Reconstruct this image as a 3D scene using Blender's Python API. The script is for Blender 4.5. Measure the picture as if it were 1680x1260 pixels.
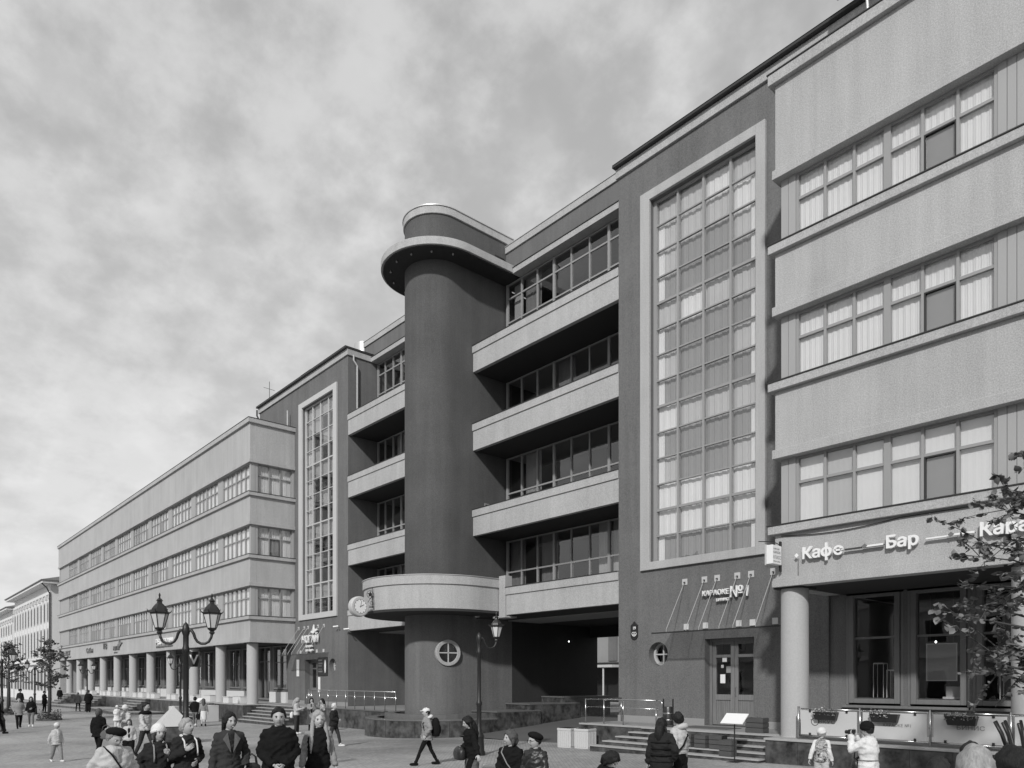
import bpy, bmesh, math, random
from mathutils import Vector, Matrix, noise
R = math.radians
random.seed(7)
for o in list(bpy.data.objects): bpy.data.objects.remove(o)
SC = bpy.context.scene
COL = SC.collection

# ---------------------------------------------------------------- camera
# the photograph is taken with straight verticals: level camera, lens shifted up
YAW = R(48.75)
cam_d = bpy.data.cameras.new('camera')
cam = bpy.data.objects.new('camera', cam_d); COL.objects.link(cam)
cam.location = (0, 0, 0); cam.rotation_euler = (R(90), 0, YAW)
cam_d.sensor_width = 36; cam_d.lens = 1218 / 1680 * 36
cam_d.shift_y = (1116 - 630) / 1680
cam_d.clip_start = 0.1; cam_d.clip_end = 3000
SC.camera = cam

# ---------------------------------------------------------------- sky + sun
SUN_EL, SUN_AZ = R(33), R(32)          # azimuth measured from the street side (-Y) towards +X
sun_to = Vector((math.sin(SUN_AZ) * math.cos(SUN_EL), -math.cos(SUN_AZ) * math.cos(SUN_EL), math.sin(SUN_EL)))
W = bpy.data.worlds.new('World'); SC.world = W; W.use_nodes = True
nt = W.node_tree; nt.nodes.clear()
def wn(t, **k):
    n = nt.nodes.new(t)
    for a, b in k.items(): setattr(n, a, b)
    return n
def wl(a, b): nt.links.new(a, b)
def wmath(op, a, b=None, clamp=False):
    n = wn('ShaderNodeMath', operation=op, use_clamp=clamp)
    for i, v in enumerate((a, b)):
        if v is None: continue
        if isinstance(v, (int, float)): n.inputs[i].default_value = v
        else: wl(v, n.inputs[i])
    return n.outputs[0]
sky = wn('ShaderNodeTexSky', sky_type='NISHITA', sun_disc=False)
sky.sun_elevation = SUN_EL; sky.sun_rotation = math.atan2(sun_to.x, sun_to.y)
bw = wn('ShaderNodeRGBToBW'); wl(sky.outputs[0], bw.inputs[0])
tc = wn('ShaderNodeTexCoord'); sep = wn('ShaderNodeSeparateXYZ'); wl(tc.outputs['Generated'], sep.inputs[0])
zup = wmath('MAXIMUM', sep.outputs[2], 0.0)
den = wmath('ADD', zup, 0.42)
px = wmath('DIVIDE', sep.outputs[0], den); py = wmath('DIVIDE', sep.outputs[1], den)
cmb = wn('ShaderNodeCombineXYZ'); wl(px, cmb.inputs[0]); wl(py, cmb.inputs[1]); cmb.inputs[2].default_value = 3.7
n1 = wn('ShaderNodeTexNoise'); wl(cmb.outputs[0], n1.inputs['Vector'])
n1.inputs['Scale'].default_value = 10.0; n1.inputs['Detail'].default_value = 9; n1.inputs['Roughness'].default_value = .58; n1.inputs['Distortion'].default_value = .0
n2 = wn('ShaderNodeTexNoise'); wl(cmb.outputs[0], n2.inputs['Vector'])
n2.inputs['Scale'].default_value = 2.0; n2.inputs['Detail'].default_value = 3; n2.inputs['Roughness'].default_value = .5
# puffs with darker gaps between them
n3 = wn('ShaderNodeTexNoise'); wl(cmb.outputs[0], n3.inputs['Vector'])
n3.inputs['Scale'].default_value = 7.5; n3.inputs['Detail'].default_value = 6; n3.inputs['Roughness'].default_value = .5; n3.inputs['Distortion'].default_value = .0
pd = wmath('SUBTRACT', n3.outputs[0], .47)
puff = wmath('MULTIPLY', wmath('MULTIPLY', pd, pd), 34.0, True)
cl = wmath('ADD', wmath('MULTIPLY', n1.outputs[0], .62), wmath('MULTIPLY', n2.outputs[0], .38))
mr = wn('ShaderNodeMapRange'); wl(cl, mr.inputs[0])
for i, v in zip((1, 2, 3, 4), (.36, .60, 0.0, 1.0)): mr.inputs[i].default_value = v
mr.interpolation_type = 'SMOOTHSTEP'
dens = wmath('ADD', wmath('MULTIPLY', mr.outputs[0], .70), wmath('MULTIPLY', puff, .30))
# cloud deck: thin grey aloft, whiter through the long path near the horizon
hz = wmath('POWER', wmath('SUBTRACT', 1.0, zup, True), 2.3)
lo = wmath('ADD', wmath('MULTIPLY', hz, 3.9), 4.4)
hi = wmath('ADD', wmath('MULTIPLY', hz, 1.1), 7.9)
mixc = wn('ShaderNodeMix', data_type='FLOAT'); wl(dens, mixc.inputs[0]); wl(lo, mixc.inputs[2]); wl(hi, mixc.inputs[3])
veil = wmath('MINIMUM', bw.outputs[0], 8.0)
tot = wmath('ADD', wmath('MULTIPLY', mixc.outputs[0], .9), wmath('MULTIPLY', veil, .10))
bg = wn('ShaderNodeBackground'); wl(tot, bg.inputs[0]); bg.inputs[1].default_value = .1
wo = wn('ShaderNodeOutputWorld'); wl(bg.outputs[0], wo.inputs[0])

sd = bpy.data.lights.new('sun', 'SUN'); sd.energy = 2.9; sd.angle = R(2.6); sd.color = (1, .995, .985)
sun = bpy.data.objects.new('sun', sd); COL.objects.link(sun)
sun.rotation_euler = sun_to.to_track_quat('Z', 'Y').to_euler(); sun.location = (10, -20, 40)

SC.render.engine = 'CYCLES'
SC.view_settings.view_transform = 'Standard'; SC.view_settings.look = 'None'
SC.view_settings.exposure = 0; SC.view_settings.gamma = 1
SC.view_settings.use_curve_mapping = False

# ---------------------------------------------------------------- materials (all greys: the photograph is black and white)
MATS = {}
def nodes_of(name):
    m = bpy.data.materials.new(name); m.use_nodes = True
    t = m.node_tree; p = t.nodes['Principled BSDF']
    return m, t, p
def mat(name, g, rough=.8, big=.06, fine=.06, bump=.0, bscale=60, streak=0.0, metal=0.0, spec=.5, bigs=.5, fines=25, coat=0, aniso=(1,1,1)):
    m, t, p = nodes_of(name)
    N = t.nodes.new; Lk = t.links.new
    geo = N('ShaderNodeNewGeometry')
    def noise_t(sc, det, vec=None, ro=.6):
        n = N('ShaderNodeTexNoise'); n.inputs['Scale'].default_value = sc; n.inputs['Detail'].default_value = det; n.inputs['Roughness'].default_value = ro
        Lk(vec if vec is not None else geo.outputs['Position'], n.inputs['Vector']); return n.outputs[0]
    def mth(op, a, b):
        n = N('ShaderNodeMath'); n.operation = op
        for i, v in enumerate((a, b)):
            if isinstance(v, (int, float)): n.inputs[i].default_value = v
            else: Lk(v, n.inputs[i])
        return n.outputs[0]
    vec = geo.outputs['Position']
    if aniso != (1,1,1):
        mp = N('ShaderNodeMapping'); mp.inputs['Scale'].default_value = aniso; Lk(vec, mp.inputs['Vector']); vec = mp.outputs[0]
    f = 1.0
    a = mth('MULTIPLY', mth('SUBTRACT', noise_t(bigs, 5, vec), .5), 2 * big)
    b = mth('MULTIPLY', mth('SUBTRACT', noise_t(fines, 3, vec), .5), 2 * fine)
    s = mth('ADD', mth('ADD', a, b), 1.0)
    if streak:
        mp2 = N('ShaderNodeMapping'); mp2.inputs['Scale'].default_value = (2.2, 2.2, .12); Lk(geo.outputs['Position'], mp2.inputs['Vector'])
        st = mth('MULTIPLY', mth('SUBTRACT', noise_t(1.0, 6, mp2.outputs[0], .7), .5), 2 * streak)
        s = mth('ADD', s, st)
    v = mth('MULTIPLY', s, g)
    cmbn = N('ShaderNodeCombineColor')
    for i in range(3): Lk(v, cmbn.inputs[i])
    Lk(cmbn.outputs[0], p.inputs['Base Color'])
    p.inputs['Roughness'].default_value = rough; p.inputs['Metallic'].default_value = metal
    p.inputs['Specular IOR Level'].default_value = spec
    if coat: p.inputs['Coat Weight'].default_value = coat
    if bump:
        bn = N('ShaderNodeBump'); bn.inputs['Strength'].default_value = bump; bn.inputs['Distance'].default_value = .02
        Lk(noise_t(bscale, 4, vec), bn.inputs['Height']); Lk(bn.outputs[0], p.inputs['Normal'])
    MATS[name] = m; return m
def emit(name, g, s):
    m, t, p = nodes_of(name)
    p.inputs['Base Color'].default_value = (g, g, g, 1); p.inputs['Emission Color'].default_value = (1, 1, 1, 1); p.inputs['Emission Strength'].default_value = s
    MATS[name] = m; return m
def glass(name, tint=.85, refl=.05, k=1.5, ro=.015, wob=.0):
    m, t, p = nodes_of(name); t.nodes.remove(p)
    N = t.nodes.new; Lk = t.links.new
    out = t.nodes['Material Output']
    tr = N('ShaderNodeBsdfTransparent'); tr.inputs[0].default_value = (tint, tint, tint, 1)
    gl = N('ShaderNodeBsdfGlossy'); gl.inputs['Roughness'].default_value = ro; gl.inputs[0].default_value = (.95, .95, .95, 1)
    fr = N('ShaderNodeFresnel'); fr.inputs[0].default_value = 1.5
    ma = N('ShaderNodeMath'); ma.operation = 'MULTIPLY_ADD'; ma.use_clamp = True; Lk(fr.outputs[0], ma.inputs[0]); ma.inputs[1].default_value = k; ma.inputs[2].default_value = refl
    gb = N('ShaderNodeNewGeometry'); fb = N('ShaderNodeMath'); fb.operation = 'SUBTRACT'; fb.inputs[0].default_value = 1; Lk(gb.outputs['Backfacing'], fb.inputs[1])
    fm = N('ShaderNodeMath'); fm.operation = 'MULTIPLY'; Lk(ma.outputs[0], fm.inputs[0]); Lk(fb.outputs[0], fm.inputs[1])
    mx = N('ShaderNodeMixShader'); Lk(fm.outputs[0], mx.inputs[0]); Lk(tr.outputs[0], mx.inputs[1]); Lk(gl.outputs[0], mx.inputs[2])
    if wob:
        geo = N('ShaderNodeNewGeometry'); nz = N('ShaderNodeTexNoise'); nz.inputs['Scale'].default_value = 1.3; Lk(geo.outputs['Position'], nz.inputs['Vector'])
        bn = N('ShaderNodeBump'); bn.inputs['Strength'].default_value = wob; bn.inputs['Distance'].default_value = .03; Lk(nz.outputs[0], bn.inputs['Height']); Lk(bn.outputs[0], gl.inputs['Normal'])
    Lk(mx.outputs[0], out.inputs[0]); MATS[name] = m; return m
def paving(name, g1, g2, mortar, rot, bw_, bh, mixs=.5):
    m, t, p = nodes_of(name); N = t.nodes.new; Lk = t.links.new
    geo = N('ShaderNodeNewGeometry'); mp = N('ShaderNodeMapping'); mp.inputs['Rotation'].default_value = (0, 0, R(rot)); Lk(geo.outputs['Position'], mp.inputs['Vector'])
    br = N('ShaderNodeTexBrick'); Lk(mp.outputs[0], br.inputs['Vector'])
    br.inputs['Color1'].default_value = (g1,)*3 + (1,); br.inputs['Color2'].default_value = (g2,)*3 + (1,); br.inputs['Mortar'].default_value = (mortar,)*3 + (1,)
    br.inputs['Scale'].default_value = 1; br.inputs['Brick Width'].default_value = bw_; br.inputs['Row Height'].default_value = bh; br.inputs['Mortar Size'].default_value = .008; br.inputs['Mortar Smooth'].default_value = .3
    nz = N('ShaderNodeTexNoise'); nz.inputs['Scale'].default_value = .16; nz.inputs['Detail'].default_value = 8; nz.inputs['Roughness'].default_value = .65; Lk(geo.outputs['Position'], nz.inputs['Vector'])
    nf = N('ShaderNodeTexNoise'); nf.inputs['Scale'].default_value = 9; nf.inputs['Detail'].default_value = 5; nf.inputs['Roughness'].default_value = .7; Lk(geo.outputs['Position'], nf.inputs['Vector'])
    def mr_(src, a, b, lo_=.3, hi_=.7):
        r = N('ShaderNodeMapRange'); Lk(src, r.inputs[0]); r.inputs[1].default_value = lo_; r.inputs[2].default_value = hi_; r.inputs[3].default_value = a; r.inputs[4].default_value = b; return r.outputs[0]
    def mul(a, b):
        x = N('ShaderNodeMix'); x.data_type = 'RGBA'; x.blend_type = 'MULTIPLY'; x.inputs[0].default_value = 1; Lk(a, x.inputs[6])
        Lk(b, x.inputs[7]); return x.outputs[2]
    c = mul(mul(br.outputs[0], mr_(nz.outputs[0], 1 - mixs, 1 + mixs * .6)), mr_(nf.outputs[0], .78, 1.2))
    Lk(c, p.inputs['Base Color']); p.inputs['Roughness'].default_value = .82
    bn = N('ShaderNodeBump'); bn.inputs['Strength'].default_value = .5; bn.inputs['Distance'].default_value = .01
    Lk(br.outputs['Fac'], bn.inputs['Height']); bn.invert = True; Lk(bn.outputs[0], p.inputs['Normal'])
    MATS[name] = m; return m

mat('stucco_light', .40, .9, .16, .6, .35, 45, streak=.26, fines=34)
mat('stucco_mid', .140, .9, .26, .7, .4, 45, streak=.36, fines=34)
mat('stucco_dark', .084, .9, .34, .75, .4, 45, streak=.30, fines=32)
mat('stucco_shaded', .03, .9, .2, .4, .3, 45, streak=.2)  # passage walls: the deep shade there is put into the stucco colour
mat('stucco_white', .50, .88, .05, .15, .2, 50, streak=.05)
mat('column_paint', .42, .85, .05, .16, .15, 50)
mat('soffit', .034, .9, .08, .08, .2, 40)  # undersides: colour lowered to deepen the shade below balconies and ceilings
mat('wall_inside', .045, .9, .1, .05)  # room walls: the gloom of unlit rooms is put into their colour
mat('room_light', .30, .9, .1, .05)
mat('frame_grey', .30, .6, .05, .04)
mat('frame_light', .50, .55, .05, .03)
mat('board', .36, .75, .05, .06, .2, 30, aniso=(6,6,.6))
mat('curtain', .72, .9, .03, .02)
mat('curtain_mid', .48, .9, .05, .03)
mat('curtain_dark', .26, .9, .08, .03)
mat('roof_metal', .05, .45, .1, .05, metal=.3)
mat('metal_light', .55, .4, .05, .03, metal=.4)
mat('steel', .55, .25, .04, .03, metal=1.0)
mat('black_iron', .018, .42, .15, .1, .15, 80)
mat('granite', .062, .4, 1.3, 1.7, .08, 40, bigs=1.4, fines=4)
mat('granite_cap', .13, .5, .25, .25, .05, 60, bigs=2, fines=30)
mat('step_top', .36, .7, .12, .12, .1, 60)
mat('terrace_stone', .27, .75, .15, .12, .1, 50)
mat('concrete', .52, .85, .1, .1, .2, 60)
mat('wood', .165, .6, .25, .25, .25, 40, aniso=(9,9,.8), bigs=1.5)
mat('wood_old', .19, .75, .45, .35, .3, 50, aniso=(12,12,.7), bigs=2)
mat('crate_wood', .075, .8, .4, .4, .3, 40, aniso=(1,9,9), bigs=1.5)
mat('plinth_white', .62, .7, .06, .05)
mat('letter_white', .82, .5, .02, .02)
mat('letter_grey', .16, .5, .03, .02)
mat('letter_dark', .05, .5, .03, .02)
mat('paper', .78, .7, .03, .02)
mat('black_board', .02, .4, .05, .05)
mat('steel_dark', .06, .35, .1, .05, metal=.6)
mat('lamp_glass', .62, .35, .04, .02)
mat('bark', .06, .9, .35, .3, .6, 40, aniso=(3,3,.8))
mat('leaf', .15, .5, .3, .15, bigs=3)
mat('leaf_pale', .13, .6, .3, .2, bigs=2)
mat('far_plaster', .50, .85, .07, .05, streak=.06)
mat('far_white', .66, .85, .05, .04, streak=.04)
mat('far_roof', .12, .6, .15, .1)
mat('fence_panel', .52, .8, .03, .12, fines=60, spec=.2)
mat('flower', .45, .7, .3, .2)
mat('asphalt', .10, .9, .2, .2, .1, 40)
glass('pane', .97, .05, 2.0, .01, .12)
glass('pane_dark', .88, .04, 1.7, .012, .06)
glass('canopy_glass', .80, .06, 1.5)
emit('bulb', .9, 6)
paving('paving', .36, .29, .22, 41.25, .20, .10)
paving('paving_side', .40, .34, .27, -3.75, .24, .12)

# ---------------------------------------------------------------- mesh helpers
class MB:
    def __init__(s): s.v = []; s.f = []; s.m = []
    def poly(s, pts, m=0):
        i = len(s.v); s.v += [tuple(p) for p in pts]; s.f.append(tuple(range(i, i + len(pts)))); s.m.append(m)
    def box(s, x0, x1, y0, y1, z0, z1, m=0):
        if x0 > x1: x0, x1 = x1, x0
        if y0 > y1: y0, y1 = y1, y0
        i = len(s.v)
        s.v += [(x0,y0,z0),(x1,y0,z0),(x1,y1,z0),(x0,y1,z0),(x0,y0,z1),(x1,y0,z1),(x1,y1,z1),(x0,y1,z1)]
        for q in ((0,3,2,1),(4,5,6,7),(0,1,5,4),(1,2,6,5),(2,3,7,6),(3,0,4,7)): s.f.append(tuple(i + k for k in q)); s.m.append(m)
        return s
    def prism(s, pts, z0, z1, m=0, caps=True, closed=True):
        i = len(s.v); n = len(pts)
        s.v += [(p[0], p[1], z0) for p in pts] + [(p[0], p[1], z1) for p in pts]
        for k in range(n if closed else n - 1):
            j = (k + 1) % n; s.f.append((i + k, i + j, i + n + j, i + n + k)); s.m.append(m)
        if caps:
            s.f.append(tuple(i + n + k for k in range(n))); s.m.append(m)
            s.f.append(tuple(i + k for k in reversed(range(n)))); s.m.append(m)
        return s
    def strip(s, outer, inner, z0, z1, m=0):      # open wall between two parallel polylines
        n = len(outer); i = len(s.v)
        for z in (z0, z1): s.v += [(p[0], p[1], z) for p in outer] + [(p[0], p[1], z) for p in inner]
        o0, i0, o1, i1 = i, i + n, i + 2*n, i + 3*n
        for k in range(n - 1):
            for q in ((o0+k,o0+k+1,o1+k+1,o1+k),(i0+k+1,i0+k,i1+k,i1+k+1),(o1+k,o1+k+1,i1+k+1,i1+k),(o0+k+1,o0+k,i0+k,i0+k+1)): s.f.append(q); s.m.append(m)
        for k, fl in ((0, 1), (n - 1, 0)):
            q = (o0+k, o1+k, i1+k, i0+k); s.f.append(q if fl else q[::-1]); s.m.append(m)
        return s
    def tube(s, pts, rad, n=8, m=0, cap=True, sx=1.0):
        pts = [Vector(p) for p in pts]
        if isinstance(rad, (int, float)): rad = [rad] * len(pts)
        i = len(s.v); up0 = None
        for k, p in enumerate(pts):
            d = (pts[min(k + 1, len(pts) - 1)] - pts[max(k - 1, 0)])
            if d.length < 1e-9: d = Vector((0, 0, 1))
            d.normalize()
            if up0 is None:
                up0 = Vector((0, 0, 1)) if abs(d.z) < .9 else Vector((1, 0, 0))
            a = d.cross(up0)
            if a.length < 1e-6: a = d.cross(Vector((0, 1, 0)))
            a.normalize(); b = a.cross(d).normalized(); up0 = b
            for j in range(n):
                t = 2 * math.pi * j / n
                s.v.append(tuple(p + (a * math.cos(t) * sx - b * math.sin(t)) * rad[k]))
        for k in range(len(pts) - 1):
            for j in range(n):
                j2 = (j + 1) % n; s.f.append((i + k*n + j, i + k*n + j2, i + (k+1)*n + j2, i + (k+1)*n + j)); s.m.append(m)
        if cap:
            s.f.append(tuple(i + j for j in reversed(range(n)))); s.m.append(m)
            e = i + (len(pts) - 1) * n; s.f.append(tuple(e + j for j in range(n))); s.m.append(m)
        return s
    def lathe(s, prof, c=(0,0,0), n=16, m=0, rot=0.0):
        i = len(s.v)
        for r, z in prof:
            for j in range(n):
                t = rot + 2 * math.pi * j / n; s.v.append((c[0] + r*math.cos(t), c[1] + r*math.sin(t), c[2] + z))
        for k in range(len(prof) - 1):
            for j in range(n):
                j2 = (j + 1) % n; s.f.append((i + k*n + j, i + k*n + j2, i + (k+1)*n + j2, i + (k+1)*n + j)); s.m.append(m)
        s.f.append(tuple(i + j for j in reversed(range(n)))); s.m.append(m)
        e = i + (len(prof) - 1) * n; s.f.append(tuple(e + j for j in range(n))); s.m.append(m)
        return s
    def ell(s, c, r, nu=12, nv=8, m=0, rot=None):
        i = len(s.v); c = Vector(c)
        for a in range(nv + 1):
            th = math.pi * a / nv
            for b in range(nu):
                ph = 2 * math.pi * b / nu
                q = Vector((r[0]*math.sin(th)*math.cos(ph), r[1]*math.sin(th)*math.sin(ph), r[2]*math.cos(th)))
                if rot: q = rot @ q
                s.v.append(tuple(c + q))
        for a in range(nv):
            for b in range(nu):
                b2 = (b + 1) % nu; s.f.append((i + a*nu + b, i + (a+1)*nu + b, i + (a+1)*nu + b2, i + a*nu + b2)); s.m.append(m)
        return s
    def mesh(s, name, mats, off=(0,0,0), smooth=False):
        me = bpy.data.meshes.new(name)
        me.from_pydata([(x - off[0], y - off[1], z - off[2]) for x, y, z in s.v], [], s.f)
        for k in (mats if isinstance(mats, (list, tuple)) else [mats]): me.materials.append(MATS[k] if isinstance(k, str) else k)
        if len(me.materials) > 1: me.polygons.foreach_set('material_index', s.m)
        if smooth: me.polygons.foreach_set('use_smooth', [True] * len(me.polygons))
        me.update(); return me
    def build(s, name, mats, parent=None, smooth=False, local=False, bevel=0.0, autosmooth=None):
        off = (0,0,0) if (local or parent is None) else WORLD.get(parent, Vector((0,0,0)))
        me = s.mesh(name, mats, off, smooth)
        if autosmooth: me.set_sharp_from_angle(angle=R(autosmooth))
        o = bpy.data.objects.new(name, me); COL.objects.link(o)
        if parent is not None:
            o.parent = parent; WORLD[o] = Vector(off)
        if bevel:
            b = o.modifiers.new('bevel', 'BEVEL'); b.width = bevel; b.segments = 2; b.limit_method = 'ANGLE'; b.angle_limit = R(40)
        return o
WORLD = {}
def root(name, loc, label, cat, group=None, rz=0.0):
    o = bpy.data.objects.new(name, None); COL.objects.link(o); o.location = loc; o.rotation_euler = (0, 0, rz)
    o.empty_display_size = .3; o['label'] = label; o['category'] = cat
    if group: o['group'] = group
    WORLD[o] = Vector(loc); return o
def tag(o, label, cat, group=None):
    o['label'] = label; o['category'] = cat
    if group: o['group'] = group
    return o
def piece(name, me, parent, loc, scale=(1,1,1), rot=(0,0,0), world=False):
    o = bpy.data.objects.new(name, me); COL.objects.link(o); o.parent = parent
    l = Vector(loc)
    if world: l = l - WORLD[parent]; WORLD[o] = Vector(loc)
    o.location = l; o.scale = scale; o.rotation_euler = rot; return o
def copy_thing(src, loc, rz=0.0, label=None):
    def cp(o, par):
        c = o.copy(); COL.objects.link(c); c.parent = par
        for ch in o.children: cp(ch, c)
        return c
    c = cp(src, None); c.location = loc; c.rotation_euler = (0, 0, rz); WORLD[c] = Vector(loc)
    if label: c['label'] = label
    return c
def text_mesh(name, body, size, ext, m, bold=0.0, width=None, shear=0.0, align='LEFT'):
    cu = bpy.data.curves.new('txt', 'FONT'); cu.body = body; cu.size = size; cu.extrude = ext; cu.offset = bold; cu.shear = shear
    cu.align_x = align; cu.resolution_u = 3
    to = bpy.data.objects.new('txt', cu); COL.objects.link(to)
    dg = bpy.context.evaluated_depsgraph_get(); dg.update()
    me = bpy.data.meshes.new_from_object(to.evaluated_get(dg)); bpy.data.objects.remove(to); bpy.data.curves.remove(cu)
    me.name = name
    xs = [v.co.x for v in me.vertices]
    if width and xs:
        k = width / (max(xs) - min(xs)); x0 = min(xs)
        for v in me.vertices: v.co.x = (v.co.x - x0) * k
    me.materials.clear(); me.materials.append(MATS[m]); return me
BOXM = {}
def unit_box(matname, centre=True):
    if matname not in BOXM:
        BOXM[matname] = MB().box(-.5,.5,-.5,.5,-.5,.5).mesh('unit_' + matname, matname)
    return BOXM[matname]
SHEETM = {}
def sheet(matname, folds=9, amp=.03, seg=54):
    key = (matname, folds, amp)
    if key not in SHEETM:
        mb = MB(); rnd = random.Random(folds)
        ph = [rnd.uniform(0, 6) for _ in range(4)]
        def yy(u): return amp * (math.sin(u*folds*6.283 + ph[0]) + .5*math.sin(u*folds*2.7*6.283 + ph[1]) + .6*math.sin(u*folds*.37*6.283 + ph[2]))
        for k in range(seg):
            a, b = k/seg, (k+1)/seg
            mb.poly([(a-.5, yy(a), -.5), (b-.5, yy(b), -.5), (b-.5, yy(b), .5), (a-.5, yy(a), .5)])
        SHEETM[key] = mb.mesh('sheet_' + matname, matname, smooth=True)
    return SHEETM[key]
def interp(x, xs, ys):
    if x <= xs[0]: return ys[0]
    for i in range(len(xs) - 1):
        if x <= xs[i+1]:
            t = (x - xs[i]) / (xs[i+1] - xs[i]); t = t*t*(3-2*t); return ys[i] + (ys[i+1]-ys[i])*t
    return ys[-1]
def gz(x, y=0.0):
    z = interp(x, (-300, -110, -50, -30, -20, -12, -6, 10), (-3.2, -2.80, -2.64, -2.54, -2.38, -2.22, -2.14, -2.05))
    if y > 20.5 and -27.4 < x < -18.4: z += .55 * min(1, (y - 20.5) / 7)
    return z
F_, CX_, HY_ = 1218., 840., 1116.
cs_, sn_ = math.cos(YAW), math.sin(YAW)
def place(px_, depth):       # ground position that stands under a picture column at a given distance
    k = (px_ - CX_) / F_ * depth
    return (k*cs_ - depth*sn_, k*sn_ + depth*cs_)
# ================================================================ the ground
mb = MB()
xs = [-900,-500,-300] + list(range(-200, -60, 10)) + list(range(-60, 16, 2)) + [20, 40, 80, 200, 500]
ys = [-500,-200,-100,-60,-30] + list(range(-20, 24, 4)) + [30, 60, 120, 300, 700]
for y in ys:
    for x in xs: mb.v.append((x, y, gz(x)))
nx = len(xs)
for j in range(len(ys) - 1):
    for i in range(nx - 1): mb.f.append((j*nx+i, j*nx+i+1, (j+1)*nx+i+1, (j+1)*nx+i)); mb.m.append(0)
g = mb.build('ground', 'paving', smooth=True); g['kind'] = 'structure'
# raised pavement in front of the long colonnade, with its dark kerb
kl = [(-116, 14.6), (-100, 14.9), (-89, 15.0), (-80, 15.5), (-76, 15.6), (-70, 15.2), (-66, 14.7), (-63.6, 14.9), (-62.2, 15.8), (-61.6, 17.0), (-61.4, 18.3)]
def smooth_line(p, it=2):
    for _ in range(it):
        q = [p[0]]
        for a, b in zip(p, p[1:]): q += [(a[0]*.75+b[0]*.25, a[1]*.75+b[1]*.25), (a[0]*.25+b[0]*.75, a[1]*.25+b[1]*.75)]
        q.append(p[-1]); p = q
    return p
kl = smooth_line(kl)
mb = MB(); i0 = 0
for a, b in zip(kl, kl[1:]):
    mb.poly([(a[0], a[1]+.15, gz(a[0])+.14), (b[0], b[1]+.15, gz(b[0])+.14), (b[0], 24, gz(b[0])+.14), (a[0], 24, gz(a[0])+.14)])
o = mb.build('pavement', 'paving_side'); o['kind'] = 'structure'
mb = MB(); n = len(kl)
for k, (a, b) in enumerate(zip(kl, kl[1:])):
    za, zb = gz(a[0]), gz(b[0])
    mb.poly([(a[0], a[1], za-.1), (b[0], b[1], zb-.1), (b[0], b[1], zb+.16), (a[0], a[1], za+.16)])
    mb.poly([(a[0], a[1], za+.16), (b[0], b[1], zb+.16), (b[0], b[1]+.22, zb+.16), (a[0], a[1]+.22, za+.16)])
o = mb.build('kerb', 'granite'); o['kind'] = 'structure'

# ================================================================ the big building
XC = -28.86                                  # its axis of symmetry
YA, YB, YR = 18.56, 21.57, 23.55             # wing face, stair-block face, recessed wall
B = root('office_building', (XC, YB, -1.55), 'four storey grey stucco block with ribbon windows and round nosed tower', 'building')

TERR = -1.53
def wall_y(mb, x0, x1, z0, z1, y0, y1, holes, m=0):
    xs_ = sorted({x0, x1} | {h[0] for h in holes} | {h[1] for h in holes}); xs_ = [x for x in xs_ if x0 <= x <= x1]
    for a, b in zip(xs_, xs_[1:]):
        cx = (a + b) / 2; hs = sorted([(h[2], h[3]) for h in holes if h[0] < cx < h[1]])
        z = z0
        for lo_, hi_ in hs:
            if lo_ > z: mb.box(a, b, y0, y1, z, lo_, m)
            z = hi_
        if z < z1: mb.box(a, b, y0, y1, z, z1, m)
def round_cell(mb, cx, cz, r, half, y0, y1, m=0, n=40):
    ring = []; sq = []
    for k in range(n):
        t = 2*math.pi*k/n; c, s = math.cos(t), math.sin(t); q = half / max(abs(c), abs(s))
        ring.append((cx + r*c, cz + r*s)); sq.append((cx + q*c, cz + q*s))
    for k in range(n):
        j = (k+1) % n
        mb.poly([(ring[k][0], y0, ring[k][1]), (sq[k][0], y0, sq[k][1]), (sq[j][0], y0, sq[j][1]), (ring[j][0], y0, ring[j][1])], m)
        mb.poly([(ring[k][0], y0, ring[k][1]), (ring[j][0], y0, ring[j][1]), (ring[j][0], y1, ring[j][1]), (ring[k][0], y1, ring[k][1])], m)

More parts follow.
